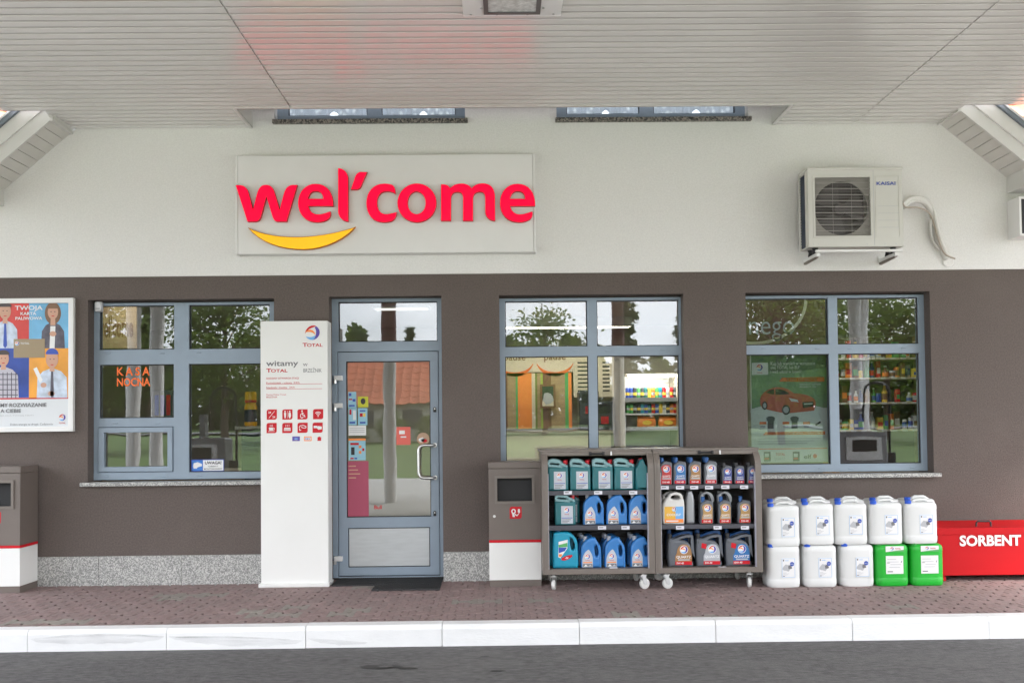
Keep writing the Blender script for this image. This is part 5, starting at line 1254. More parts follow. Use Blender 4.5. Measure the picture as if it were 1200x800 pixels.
# ================================================================== JERRYCANS
def se(x, y, rx, ry, n=36, p=4.5):
    out = []
    for k in range(n):
        a = 2*math.pi*k/n; c, s = math.cos(a), math.sin(a)
        out.append((x+rx*math.copysign(abs(c)**(2/p), c), y+ry*math.copysign(abs(s)**(2/p), s)))
    return out
M_hdpe = mat('white hdpe', (0.72, 0.73, 0.72), 0.42, var=0.02, vscale=6); M_hdpeg = mat('green hdpe', (0.015, 0.42, 0.035), 0.4, var=0.03, vscale=6)
M_capb = mat('blue screw cap', (0.008, 0.085, 0.55), 0.4)
def jerry(label, m, capm, green=False, dent=0, seed=0):
    t = thing('jerrycan', label, 'jerrycan', (0, 0, 0), 'jerrycans stacked by the wall')
    w, d = 0.1415, 0.122; rd = random.Random(seed)
    lv = [(0.0, 0.93, 0.93), (0.008, 0.975, 0.97), (0.03, 1.0, 1.0), (0.062, 1.0, 1.0), (0.068, 0.985, 0.985), (0.075, 0.99, 0.99), (0.20, 0.995, 0.995), (0.285, 0.99, 0.99), (0.292, 1.0, 1.0), (0.318, 0.995, 0.99), (0.334, 0.955, 0.95), (0.344, 0.87, 0.85), (0.348, 0.72, 0.7)]
    rings = []
    for z, a, b in lv:
        ring = []
        for x, y in se(0, 0, w*a, d*b):
            dd = 0
            for (bx, bz, br, bd) in ((0.06, 0.04, 0.07, 0.022), (-0.07, 0.03, 0.05, 0.014)) if dent else ():
                if y < 0: dd += bd*math.exp(-((x-bx)**2+(z-bz)**2)/(br*br)*2.2)
            ring.append((x, y+dd+rd.uniform(-0.0008, 0.0008), z))
        rings.append(ring)
    q = MB(); q.loft(rings, m); q.build('body', t, 60)
    q = MB()                                        # handle: a moulded grip bridging a recess on top
    hw = 0.058
    path = [(-hw-0.012, 0.0, 0.338), (-hw, 0, 0.356), (-hw+0.02, 0, 0.366), (hw-0.02, 0, 0.366), (hw, 0, 0.356), (hw+0.012, 0, 0.338)]
    q.tube([(x+0.012, -0.045, z) for x, y, z in path], 0.0125, m, 8)
    q.box(-0.08, 0.105, -0.04, 0.03, 0.338, 0.356, m, 0.008); q.build('handle', t, 50)
    q = MB(); q.lathe([(0.021, 0), (0.026, 0.0), (0.026, 0.024), (0.022, 0.028)], (-w+0.034, -d+0.038, 0.336), capm, 16); q.build('cap', t, 40)
    # label
    yl = -d*0.9965-0.0015 if not green else -d*0.9965-0.0015
    q = MB()
    if not green:
        q.box(-0.028, 0.083, yl, yl+0.003, 0.085, 0.245, M_pw); q.prism([rectp(-0.027, 0.082, 0.086, 0.244), rectp(-0.025, 0.080, 0.088, 0.242)], yl-0.0008, yl, M_plblue)
        q.poly(blob(0.012, 0.165, 0.03, 0.03, 14, 2), yl-0.001, M_plg); q.poly(ell(0.058, 0.198, 0.018), yl-0.0015, M_pblue); q.poly(blob(0.04, 0.172, 0.018, 0.016, 12, 4), yl-0.0014, M_pgrey); q.text('AdBlue', 0.058, 0.194, 0.007, yl-0.002, M_pw)
        for k in range(4): q.rect(-0.02, 0.01+0.012*(k % 3), 0.100+0.008*k, 0.1025+0.008*k, yl-0.001, M_plg)
        q.rect(-0.02, -0.004, 0.094, 0.099, yl-0.001, M_pgrey); q.rect(-0.018, -0.008, 0.222, 0.236, yl-0.001, M_pgrey); q.rect(0.0, 0.03, 0.225, 0.229, yl-0.001, M_plblue)
    else:
        q.box(-0.066, 0.08, yl, yl+0.003, 0.105, 0.255, M_pw)
        q.box(-0.066, 0.085, yl-0.001, yl+0.004, 0.288, 0.336, M_pw); q.poly([(-0.066, 0.288), (0.085, 0.288), (0.085, 0.306), (0.02, 0.300)], yl-0.002, M_pgreen); logo(q, -0.015, 0.316, 0.014, yl-0.003); q.text('TOTAL', 0.012, 0.310, 0.011, yl-0.003, M_pred, 0.02, 'L')
        for k, (a, b) in enumerate(((-0.055, 0.02), (-0.055, 0.04), (-0.03, 0.06), (-0.04, 0.05))): q.rect(a, b, 0.225-0.022*k, 0.229-0.022*k, yl-0.001, M_plg)
        q.rect(-0.055, -0.01, 0.120, 0.128, yl-0.001, M_pgrey); q.rect(-0.058, -0.035, 0.195, 0.199, yl-0.001, M_pgrey); q.poly([(0.058, 0.20), (0.066, 0.215), (0.07, 0.213), (0.063, 0.198)], yl-0.001, M_pk)
    q.build('label_print', t)
    return t
JG = 'jerrycans stacked by the wall'
pw1 = jerry('x', M_hdpe, M_capb, seed=1); pw2 = jerry('x', M_hdpe, M_capb, seed=2); pdent = jerry('x', M_hdpe, M_capb, dent=1, seed=3)
pgr = jerry('x', M_hdpeg, mat('green cap', (0.012, 0.28, 0.03), 0.4), True, seed=4)
YJ = -0.43; YJ2 = -0.165; zt2 = 0.352
place(pw1, 917, 670, YJ, 0, 'white jerrycan on the pavers at the foot of the stack next to the trolley', JG)
place(pw2, 959.5, 670, YJ, 0, 'white jerrycan on the pavers, second from the trolley', JG)
place(pdent, 1002.5, 670, YJ, 0, 'white jerrycan with dented bottom on the pavers beside the green ones', JG)
place(pgr, 1042.5, 670, YJ, 0, 'bright green jerrycan on the pavers beside the dented white one', JG)
place(pgr, 1083, 670, YJ, 0, 'bright green jerrycan on the pavers beside the red box', JG)
for i, px in enumerate((916.5, 956, 995, 1035.5, 1076)):
    place((pw1, pw2)[i % 2], px, 610, YJ+0.004*(i % 3), zt2-0.012 if i == 0 else zt2, 'white jerrycan in the upper front row, %s from the trolley' % NTH[i], JG, rz=R((0, 1.5, -1, 0.5, 0)[i]))
    place((pw2, pw1)[i % 2], px-1, 610, YJ2, zt2+0.004, 'white jerrycan in the upper back row, %s from the trolley' % NTH[i], JG)
    place((pw2, pw1)[i % 2], px-1, 660, YJ2, 0, 'white jerrycan hidden in the lower back row, %s from the trolley' % NTH[i], JG)
# ================================================================== THE SHOP BEHIND THE GLASS
M_iw = mat('shop wall', (0.42, 0.37, 0.30), 0.8); M_ic = mat('shop ceiling', (0.55, 0.52, 0.47), 0.8); M_if = mat('shop floor', (0.22, 0.20, 0.18), 0.4, var=0.08, vscale=3)
IX0, IX1, IY0, IY1, IZ = -5.2, 5.4, 0.30, 5.4, 2.85
q = MB()
q.add([(IX0, IY1, 0), (IX1, IY1, 0), (IX1, IY1, IZ), (IX0, IY1, IZ)], [(0, 1, 2, 3)], M_iw)
q.add([(IX0, IY0, 0), (IX0, IY1, 0), (IX0, IY1, IZ), (IX0, IY0, IZ)], [(0, 1, 2, 3)], M_iw); q.add([(IX1, IY0, 0), (IX1, IY1, 0), (IX1, IY1, IZ), (IX1, IY0, IZ)], [(0, 1, 2, 3)], M_iw)
q.build('inner_wall', bld)
q = MB(); q.add([(IX0, 0.02, 0), (IX1, 0.02, 0), (IX1, IY1, 0), (IX0, IY1, 0)], [(0, 1, 2, 3)], M_if); q.build('floor', bld)
q = MB(); q.box(IX0, IX1, 0.301, IY1, IZ, IZ+0.1, M_ic); q.build('ceiling', bld)
q = MB(); q.box(WL, WR, 0.5, 9.0, IZ+0.11, IZ+0.2, M_dark); q.build('floor_slab', bld)
M_fill_lum = mat('shop lamp', (1.0, 0.93, 0.80), 0.5, emit=42.0)  # added fill light for the shop interior
lampn = ['over the counter near the door', 'over the striped wall panels', 'over the product shelf']
for (x, nme, ly) in ((-1.2, lampn[0], 2.95), (0.9, lampn[1], 1.4), (3.4, lampn[2], 1.55), (-3.6, 'over the night counter', 0.62)):  # only the lamp near the door is visible; the others are added fill
    t = thing('shop_lamp', 'lit ceiling lamp inside the shop ' + nme, 'lamp', (x, ly, IZ-0.03), 'lamps inside the shop')
    q = MB(); q.box(x-0.35, x+0.35, ly-0.1, ly+0.1, IZ-0.03, IZ-0.002, M_white); q.build('housing', t)
    q = MB(); q.box(x-0.31, x+0.31, ly-0.07, ly+0.07, IZ-0.036, IZ-0.031, ((M_fill_lum if ly < 1.5 else mat('shop fill mild', (1.0, 0.93, 0.80), 0.5, emit=12.0)) if ly > 1 else mat('shop lamp soft', (1.0, 0.93, 0.80), 0.5, emit=5.0)) if ly < 2 else mat('shop lamp dim', (1.0, 0.95, 0.85), 0.5, emit=0.45)); q.build('diffuser', t)
t = thing('fill_washer', 'deep boxed ceiling lamp over the pause board inside the shop', 'lamp', (0.7, 4.35, IZ-0.12), 'lamps inside the shop')
q = MB(); q.box(-0.2, 1.8, 4.22, 4.24, IZ-0.13, IZ-0.001, M_ic); q.box(-0.2, 1.8, 4.46, 4.48, IZ-0.13, IZ-0.001, M_ic); q.box(-0.22, -0.201, 4.22, 4.48, IZ-0.13, IZ-0.001, M_ic); q.box(1.801, 1.82, 4.22, 4.48, IZ-0.13, IZ-0.001, M_ic); q.build('housing', t)  # light added to brighten the boards; the deep box hides its glow
q = MB(); q.box(-0.19, 1.79, 4.25, 4.45, IZ-0.012, IZ-0.003, mat('washer tube', (1.0, 0.94, 0.82), 0.5, emit=5.5)); q.build('diffuser', t)
M_wood = mat('wood panel', (0.42, 0.29, 0.16), 0.6, var=0.15, vscale=4, stretch=(1, 1, 8)); M_beige = mat('beige board', (0.66, 0.58, 0.45), 0.7)
def board(name, label, cat, px, Y, m, fn=None, th=0.02):
    a = prect(*px, Y); t = thing(name, label, cat, ((a[0]+a[1])/2, Y, a[2])); q = MB(); q.box(a[0], a[1], Y, Y+th, a[2], a[3], m); q.build('board', t)
    if fn: q = MB(); fn(q, a, Y-0.004); q.build('print', t)
    return t
# window 1: welcome board, yellow jar, tall panel
def f(q, a, y): q.text("wel'come", (a[0]+a[1])/2, a[2]+0.25*(a[3]-a[2]), 0.42*(a[3]-a[2]), y, M_pbrown, 0.03, 'C', 0.86*(a[1]-a[0]))
board('welcome_board', "wooden board lettered wel'come inside the shop window", 'board', (110, 352, 160, 408), 1.0, M_wood, f)
board('notice_board', 'dark framed notice board inside the night counter window', 'board', (178, 457, 207, 492), 1.2, M_shelf, lambda q, a, y: [q.rect(a[0]+0.03+0.06*k, a[0]+0.07+0.06*k, a[2]+0.05, a[3]-0.05, y, m) for k, m in enumerate((M_pblue, M_pviolet, M_pred, M_pgrey))])
ctr = thing('sales_counter', 'dark wood sales counter behind the night window', 'counter', (-3.6, 1.2, 0))
q = MB(); q.box(-4.9, -2.55, 0.9, 1.5, 0, 0.92, M_wood); q.build('cabinet', ctr); q = MB(); q.box(-4.95, -2.5, 0.86, 1.54, 0.92, 0.96, M_beige, 0.004); q.build('worktop', ctr)
x, z = pw(294, 496, 0.95)
zj = pw(294, 499, 0.95)[1]; jr = thing('yellow_jar', 'big yellow jar with orange lid inside the shop window', 'jar', (x, 0.95, zj))
M_jar = mat('yellow jar plastic', (0.85, 0.42, 0.02), 0.35); M_jor = mat('orange jar lid', (0.80, 0.16, 0.02), 0.35)
hj = pw(294, 459, 0.95)[1]-zj; rj = 0.062
q = MB(); q.lathe([(rj*0.9, 0), (rj, 0.02), (rj, hj*0.55), (rj*0.8, hj*0.66), (rj*0.8, hj*0.7)], (x, 0.95, zj), M_jar, 20); q.build('body', jr, 40)
q = MB(); q.lathe([(rj*0.92, hj*0.7), (rj*0.92, hj*0.98), (rj*0.8, hj)], (x, 0.95, zj), M_jar, 20); q.build('lid', jr, 40)
q = MB(); q.lathe([(rj*1.01, hj*0.12), (rj*1.01, hj*0.48)], (x, 0.95, zj), M_shelf, 20); q.lathe([(rj*0.94, hj*0.68), (rj*0.94, hj*0.76)], (x, 0.95, zj), M_cred, 20); q.build('label_print', jr, 40)
stn = thing('display_stand', 'slim dark display stand carrying the yellow jar inside the window', 'stand', (x, 0.95, 0))
q = MB(); q.box(x-0.12, x+0.14, 0.8, 1.1, zj-0.03, zj-0.001, M_beige); q.build('top', stn); q = MB(); q.box(x-0.08, x+0.1, 0.9, 1.0, 0, zj-0.03, M_shelf); q.build('column', stn)
# window 2: striped panels, poster, menu, fridge
Yb2 = 4.9
def f(q, a, y):
    W_ = a[1]-a[0]; rd = random.Random(5); xx = a[0]
    cols = [M_pbrown, M_wood, M_pgreen, M_porange, M_beige, mat('stripe olive', (0.20, 0.24, 0.06), 0.6), M_wood, mat('stripe lime', (0.36, 0.50, 0.08), 0.6)]
    k = 0
    while xx < a[1]-0.02:
        w = min(rd.choice((0.03, 0.05, 0.12, 0.2)), a[1]-xx); q.rect(xx, xx+w, a[2], a[3], y, cols[k % 8]); xx += w; k += 1
board('striped_panel', 'wall panel with green, orange and brown vertical stripes inside the shop', 'panel', (585, 437, 670, 502), Yb2, M_wood, f)
def f(q, a, y):
    W_ = a[1]-a[0]; H_ = a[3]-a[2]
    for c, s in ((0.08, 'pause'), (0.62, 'pause')):
        cx = a[0]+W_*(c+0.13); q.text(s, cx, a[2]+0.55*H_, 0.10, y, M_pbrown, 0.01)
        q.poly([(cx+0.28*math.cos(R(t)), a[2]+0.62*H_+0.26*math.sin(R(t))) for t in range(200, 341, 10)]+[(cx+0.28*math.cos(R(t)), a[2]+0.62*H_+0.20*math.sin(R(t))) for t in range(340, 199, -10)], y, M_jor)
board('pause_board', 'beige board lettered pause with orange smiles inside the shop', 'board', (585, 410, 672, 436), Yb2, M_beige, f)
board('green_poster', 'dark green poster in brown frame on the striped panel', 'poster', (633, 450, 651, 478), Yb2-0.08, M_pbrown, lambda q, a, y: (q.rect(a[0]+0.03, a[1]-0.03, a[2]+0.12, a[3]-0.03, y, mat('poster dark green', (0.03, 0.06, 0.035), 0.5)), q.poly(blob((a[0]+a[1])/2, a[3]-0.2, 0.09, 0.08, 16, 8), y-0.003, M_plg), q.rect(a[0]+0.03, a[1]-0.03, a[2]+0.03, a[2]+0.1, y, M_beige)))
board('menu_board', 'pale menu board with columns of small lettering inside the shop', 'board', (672, 412, 720, 465), Yb2, M_beige, lambda q, a, y: [q.rect(a[0]+0.06+0.36*c, a[0]+0.06+0.36*c+(0.26 if c == 0 else 0.10), a[2]+0.08+0.058*k, a[2]+0.10+0.058*k, y, M_pk) for c in range(3) for k in range(8)])
Yf = 3.2
fa = prect(727, 420, 800, 560, Yf)
fz = lambda py: pw(760, py, Yf)[1]
frg = thing('drinks_fridge', 'open lit drinks fridge inside the shop', 'fridge', ((fa[0]+fa[1])/2, Yf+0.3, 0))
q = MB(); t_ = 0.06
q.box(fa[0], fa[0]+t_, Yf, Yf+0.6, 0, fa[3], M_iw); q.box(fa[1]-t_, fa[1], Yf, Yf+0.6, 0, fa[3], M_iw); q.box(fa[0]+t_+0.001, fa[1]-t_-0.001, Yf+0.56, Yf+0.6, 0, fa[3], M_white); q.box(fa[0]+t_+0.001, fa[1]-t_-0.001, Yf, Yf+0.55, fz(438), fa[3], M_iw); q.box(fa[0]+t_+0.001, fa[1]-t_-0.001, Yf, Yf+0.55, 0, fz(535), M_shelf); q.build('cabinet', frg)
q = MB(); q.box(fa[0]+0.12, fa[1]-0.1, Yf+0.03, Yf+0.07, fz(438)-0.035, fz(438)-0.004, mat('fridge tube', (1, 0.97, 0.9), 0.5, emit=14)); q.build('lamp_tube', frg)
shz = []
for py in (467.5, 501.5):
    z = fz(py); shz.append(z); q = MB(); q.box(fa[0]+t_+0.001, fa[1]-t_-0.001, Yf+0.04, Yf+0.55, z-0.02, z, M_white); q.box(fa[0]+t_+0.001, fa[1]-t_-0.001, Yf+0.02, Yf+0.038, z-0.03, z+0.02, M_plg); q.build('shelf', frg)
z_mid = fz(484)
q = MB(); q.box(fa[0]+t_+0.001, fa[1]-t_-0.001, Yf+0.06, Yf+0.55, z_mid-0.02, z_mid, M_white); q.build('shelf', frg)
cc = [M_pblue, M_pblue, M_shelf, M_pgreen, M_shelf, M_teal, M_pyel, M_porange, M_pgreen, M_cyan, M_cred, M_pw, M_cred, M_shelf]
cn = ['blue', 'blue', 'black', 'green', 'black', 'teal', 'yellow', 'orange', 'green', 'cyan', 'red', 'white', 'red', 'black']
nW = fa[1]-fa[0]-2*t_-0.06
for r_, z in enumerate((shz[0], z_mid)):
    for k in range(14):
        c = (k*(1, 5)[r_]+r_*3) % 14; x = fa[0]+t_+0.05+nW*k/13
        t = thing('drink_can', '%s drink can on the %s fridge shelf' % (cn[c], ('upper', 'lower')[r_]), 'can', (x, Yf+0.12, z), '%s cans on the %s fridge shelf' % (cn[c], ('upper', 'lower')[r_]))
        hh = (0.15, 0.12)[r_]
        q = MB(); q.lathe([(0.022, 0), (0.027, 0.006), (0.027, hh-0.012), (0.021, hh)], (x, Yf+0.12, z), cc[c], 12); q.build('body', t, 40)
        q = MB(); q.lathe([(0.0275, hh*0.35), (0.0275, hh*0.6)], (x, Yf+0.12, z), M_plg if c % 2 else M_pyel, 12); q.build('label_print', t, 40)
for k in range(4):
    x = fa[0]+0.35+k*0.27; z = shz[1]
    t = thing('snack_bag', 'orange snack bag lying in the bottom of the fridge', 'bag', (x, Yf+0.15, z), 'snack bags in the fridge')
    q = MB(); rings = []
    for j, (h_, w_, d_) in enumerate(((0, 0.10, 0.01), (0.015, 0.115, 0.03), (0.07, 0.12, 0.05), (0.12, 0.115, 0.035), (0.135, 0.11, 0.012), (0.15, 0.115, 0.006))): rings.append([(x+a, Yf+0.15+b, z+h_) for a, b in se(0, 0, w_, d_, 20, 3)])
    q.loft(rings, M_porange); q.build('body', t, 50)
    q = MB(); q.poly(ell(x, z+0.07, 0.06, 0.03, 16), Yf+0.095, M_pyel); q.build('label_print', t)
# grey counter under the menu
kc = thing('coffee_counter', 'beige coffee counter with green cups display under the menu board', 'counter', (0.4, 3.9, 0))
a = prect(590, 508, 716, 560, 3.6); q = MB(); q.box(a[0], a[1], 3.6, 4.2, 0, a[3], M_beige); q.build('cabinet', kc); q = MB(); q.box(a[0]-0.03, a[1]+0.02, 3.56, 4.24, a[3], a[3]+0.04, M_iw, 0.004); q.build('worktop', kc)
for i, (px, w_, hpx, nme) in enumerate(((690, 0.26, 458, 'tall dark coffee machine on the coffee counter'), (708, 0.22, 470, 'squat dark coffee machine on the coffee counter'))):
    x = pw(px, 490, 3.8)[0]; zt = pw(px, hpx, 3.8)[1]
    t = thing('coffee_machine', nme, 'coffee machine', (x, 3.8, a[3]+0.04)); q = MB(); q.box(x-w_/2, x+w_/2, 3.75, 4.05, a[3]+0.04, zt, M_shelf, 0.01); q.build('body', t)
    q = MB(); q.box(x-w_*0.35, x+w_*0.35, 3.735, 3.749, zt-0.16, zt-0.04, M_dark); q.rect(x-0.05, x+0.05, zt-0.3, zt-0.2, 3.733, M_cred); q.build('display', t)
# window 3: nego band, car poster, product shelf
def f(q, a, y):
    A_ = pw(930, 400, y); q.text('nego', pw(878, 388, y)[0], pw(878, 392, y)[1], 0.20, y, M_plg, -0.005, 'L', pw(931, 392, y)[0]-pw(878, 392, y)[0])
    cx, cz = pw(884, 350, y); q.poly([(cx+0.52*math.cos(R(t)), cz+0.45*math.sin(R(t))) for t in range(180, 361, 8)]+[(cx+0.49*math.cos(R(t)), cz+0.42*math.sin(R(t))) for t in range(360, 179, -8)], y, M_beige)
board('brown_band', 'brown hanging band lettered nego inside the shop window', 'board', (840, 352, 977, 405), 0.6, mat('band brown', (0.16, 0.075, 0.05), 0.6), f)
Yc = 0.24
def f(q, a, y):
    def r_(x0, y0, x1, y1, m, dy=0): b = prect(x0, y0, x1, y1, y); q.rect(*b, y-dy, m)
    def p_(pts, m, dy=0.001): q.poly([pw(c, d, y) for c, d in pts], y-dy, m)
    def t_(s, x0, x1, y0, y1, m, bold=0.0): b = prect(x0, y0, x1, y1, y); q.text(s, b[0], b[2], b[3]-b[2], y-0.002, m, bold, 'L', b[1]-b[0])
    r_(880.5, 415, 970.5, 478, mat('poster green', (0.16, 0.30, 0.15), 0.4)); p_([(880.5, 415), (970.5, 415), (970.5, 430), (925, 437), (880.5, 433)], mat('poster dark leaf', (0.05, 0.12, 0.06), 0.4))
    r_(881, 425, 900, 439, M_pw, 0.002); b = pw(890, 430.5, y); logo(q, b[0], b[1], 0.03, y-0.003, False); q.text('TOTAL', b[0], b[1]-0.055, 0.012, y-0.003, M_pred, 0.02)
    t_('Kup lub wymień w warsztacie', 903, 955, 423.5, 427.5, M_pw); t_('olej TOTAL lub ELF', 903, 937, 428.5, 432, M_pw); t_('i weź udział w loterii!', 903, 939, 433.5, 437, M_pw)
    p_([(916, 442.5), (966, 441.5), (966, 447), (913, 447)], M_jor, 0.002); t_('PONAD 1200 NAGRÓD', 922, 957, 442.6, 446, M_pw, 0.02); t_('NAGRODA GŁÓWNA', 937, 962, 449, 451, M_pw, 0.01); t_('PEUGEOT 208', 937, 956, 452, 454, M_pw, 0.01)
    M_car = mat('print car red', (0.55, 0.09, 0.04), 0.35)
    p_(svg('M891,474 C890,468 891,464 894,461 C899,456 905,454 912,453.5 C920,453.5 926,457 930,460.5 C940,461 949,463 954,467 C957,471 956,476 954,481 L925,484 C915,484 900,480 893,478 Z'), M_car, 0.002)
    p_(svg('M897,460 C901,456.5 906,455.5 911,455.5 C917,456 922,458 925,461.5 C915,463 905,462.5 897,460 Z'), M_dark, 0.003); p_([(907, 455.5), (908.5, 455.5), (908.5, 462.6), (907, 462.6)], M_car, 0.004)
    for cx, cy, rx, ry in ((921, 480, 5, 6), (896, 475, 3, 5)): p_(ell(cx, cy, rx, ry, 18), M_pk, 0.004); p_(ell(cx, cy, rx*0.65, ry*0.65, 14), M_plg, 0.005)
    p_([(924, 466), (934, 468), (936, 471), (927, 470)], M_pw, 0.004); p_([(940, 471), (953, 470), (953, 476), (941, 478)], M_dark, 0.004); p_([(942, 472.5), (952, 472), (952, 473.5), (942, 474)], M_pw, 0.005)
    r_(880.5, 478, 970.5, 541, mat('poster pale', (0.70, 0.75, 0.72), 0.4)); p_(ell(925, 482, 46, 9, 24), mat('poster pale', (0.70, 0.75, 0.72), 0.4), 0.001)
    for cx in (903, 931): p_([(cx-5, 489), (cx-2, 487.5), (cx+2, 487.5), (cx+5, 489), (cx+4.5, 493), (cx+3.5, 493), (cx+3.5, 502), (cx-3.5, 502), (cx-3.5, 493), (cx-4.5, 493)], M_oild, 0.002)
    for x_ in (890, 917, 941): r_(x_, 494, x_+8, 497, M_jor, 0.002); r_(x_+1, 498.5, x_+7, 501, M_plg, 0.002)
    p_([(953, 497), (962, 491), (964, 495), (955, 501)], M_pw, 0.002); p_([(955, 497), (961, 493), (962, 495), (956, 499)], M_pk, 0.003)
    p_([(897, 506), (967, 505), (967, 509), (894, 509.5)], M_jor, 0.002); t_('DOŁĄCZ DO LOTERII NA WWW.LOTERIATOTAL.PL', 900, 965, 506, 508.3, M_pw)
    for k in range(3): r_(888, 513+3*k, 962-8*k, 514+3*k, M_plg, 0.002)
    r_(882, 525, 969, 526, M_jor, 0.002); r_(882, 526, 969, 541, M_pw, 0.001)
    for cx in (899, 933): r_(cx-4, 529, cx+4, 540, M_shelf, 0.002); r_(cx-3, 531, cx+2, 535, M_pw, 0.003); r_(cx-3, 536, cx+2, 538, M_cred, 0.003)
    t_('TOTAL', 909, 920, 530.5, 533.5, M_cred, 0.02); t_('QUARTZ', 907, 920, 535.5, 539, M_plg); t_('elf', 942, 951, 532, 537, M_pk, 0.02); p_(ell(955, 534, 2.5), M_cred, 0.002)
board('car_poster', 'poster with a red car and oil offers taped inside the window', 'poster', (880, 414.5, 971, 541.5), Yc, M_pw, f, 0.003)
bk = prect(984, 470, 1085, 500, 2.3)
sh_ = thing('product_shelf', 'wooden shop shelf with bottles and snacks behind the window above the jerrycans', 'shelf', (bk[0]+0.5, 2.5, 0))
sx0, sx1 = pw(978, 470, 2.4)[0], pw(1085, 470, 2.4)[0]
q = MB(); q.box(sx0-0.03, sx0, 2.3, 2.75, 0, 2.4, M_wood); q.build('side_panel', sh_); q = MB(); q.box(sx1, sx1+0.03, 2.3, 2.75, 0, 2.4, M_wood); q.build('side_panel', sh_)
q = MB(); q.box(sx0, sx1, 2.72, 2.75, 0, 2.4, mat('shelf back', (0.14, 0.10, 0.07), 0.7)); q.build('back_panel', sh_)
levels = [pw(1030, py, 2.3)[1] for py in (419, 442, 471, 503)]
for z in levels: q = MB(); q.box(sx0, sx1, 2.3, 2.72, z-0.02, z, M_beige); q.build('shelf', sh_)
q = MB(); q.box(sx0, sx1, 2.28, 2.72, 0, levels[3]-0.45, M_iw); q.build('plinth', sh_)
pc = [(M_cred, 'red'), (M_pyel, 'yellow'), (M_pgreen, 'green'), (M_pw, 'white'), (M_porange, 'orange'), (M_pbrown, 'brown'), (M_pblue, 'blue'), (M_silvp, 'silver')]
rd = random.Random(21)
for li, z in enumerate(levels):
    n = 15
    for k in range(n):
        if rd.random() < 0.1: continue
        c, cnm = rd.choice(pc); x = sx0+0.05+(sx1-sx0-0.1)*k/(n-1)+rd.uniform(-0.012, 0.012); hh = rd.uniform(0.10, 0.21); ln_ = ('top', 'second', 'third', 'lowest')[li]
        kind = rd.choice(('bottle', 'carton', 'tin')); yy = 2.40+rd.uniform(0, 0.07)
        t = thing('shop_'+kind, '%s %s on the %s level of the wooden shop shelf' % (cnm, kind, ln_), kind, (x, yy, z), '%s %s row on the %s shop shelf level' % (cnm, kind, ln_))
        q = MB(); w_ = rd.uniform(0.022, 0.038)
        if kind == 'bottle': q.lathe([(w_*0.95, 0), (w_, 0.01), (w_, hh*0.6), (w_*0.45, hh*0.8), (w_*0.4, hh)], (x, yy, z), c, 10)
        elif kind == 'carton': q.box(x-w_, x+w_, yy-0.03, yy+0.03, z, z+hh, c, 0.002)
        else: hh *= 0.7; q.lathe([(w_, 0), (w_, hh), (w_*0.9, hh+0.004)], (x, yy, z), c, 12)
        q.build('body', t, 40)
        c2 = rd.choice(pc)[0]; q = MB()
        if kind == 'bottle': q.lathe([(w_*1.02, hh*0.15), (w_*1.02, hh*0.5)], (x, yy, z), c2, 10); q.lathe([(w_*0.45, hh*0.97), (w_*0.45, hh+0.015)], (x, yy, z), M_cblack if k % 2 else M_pw, 8)
        elif kind == 'carton': q.rect(x-w_*0.8, x+w_*0.8, z+hh*0.25, z+hh*0.6, yy-0.032, c2)
        else: q.lathe([(w_*1.02, hh*0.2), (w_*1.02, hh*0.75)], (x, yy, z), c2, 12)
        q.build('label_print', t, 40)
    for k in range(9):
        x = sx0+0.06+(sx1-sx0-0.12)*k/8; q = MB(); q.box(x-0.03, x+0.03, 2.293, 2.2995, z-0.022, z-0.002, M_pw); q.build('price_strip', sh_)

# ================================================================== BEHIND THE CAMERA (seen in the glass)
# grass bank, far road, trees, neighbour's house, fuel pumps
q = MB(); nx_ = 30; V_ = []
for j, (yy, zz) in enumerate(((-17.4, ROADZ+0.004), (-19, 0.02), (-26, 0.25), (-40, 0.6), (-48, 0.9))):
    for k in range(nx_+1): V_.append((-75+150*k/nx_, yy, zz+0.05*math.sin(k*1.7+j)))
q.add(V_, [(j*(nx_+1)+k, j*(nx_+1)+k+1, (j+1)*(nx_+1)+k+1, (j+1)*(nx_+1)+k) for j in range(4) for k in range(nx_)], M_grass)
struct(q.build('grass_bank', None, 60))
q = MB(); q.add([(-200, -57, 1.02), (200, -57, 1.02), (200, -47.5, 0.98), (-200, -47.5, 0.98)], [(0, 1, 2, 3)], M_road2); struct(q.build('far_road'))
q = MB(); q.add([(-300, -300, 3.0), (300, -300, 3.0), (300, -56.5, 1.0), (-300, -56.5, 1.0)], [(0, 1, 2, 3)], M_grass); struct(q.build('far_field'))
M_leafs = [mat('leaf mid', (0.105, 0.165, 0.035), 0.7, var=0.4, vscale=1.2, rand=0.2), mat('leaf dark', (0.055, 0.088, 0.03), 0.7, var=0.4, vscale=1.2, rand=0.2), mat('leaf red brown', (0.085, 0.055, 0.03), 0.7, var=0.4, vscale=1.2, rand=0.2)]
for m_ in M_leafs:                                # leaves let some light through
    nt = m_.node_tree; b_ = nt.nodes['Principled BSDF']; tl_ = nt.nodes.new('ShaderNodeBsdfTranslucent'); ms_ = nt.nodes.new('ShaderNodeMixShader'); ms_.inputs[0].default_value = 0.45
    tl_.inputs[0].default_value = (0.16, 0.22, 0.04, 1) if m_ is not M_leafs[1] else (0.07, 0.11, 0.03, 1)
    nt.links.new(b_.outputs[0], ms_.inputs[1]); nt.links.new(tl_.outputs[0], ms_.inputs[2]); nt.links.new(ms_.outputs[0], nt.nodes['Material Output'].inputs[0])
M_bark = mat('bark', (0.09, 0.065, 0.05), 0.9, var=0.3, vscale=5)
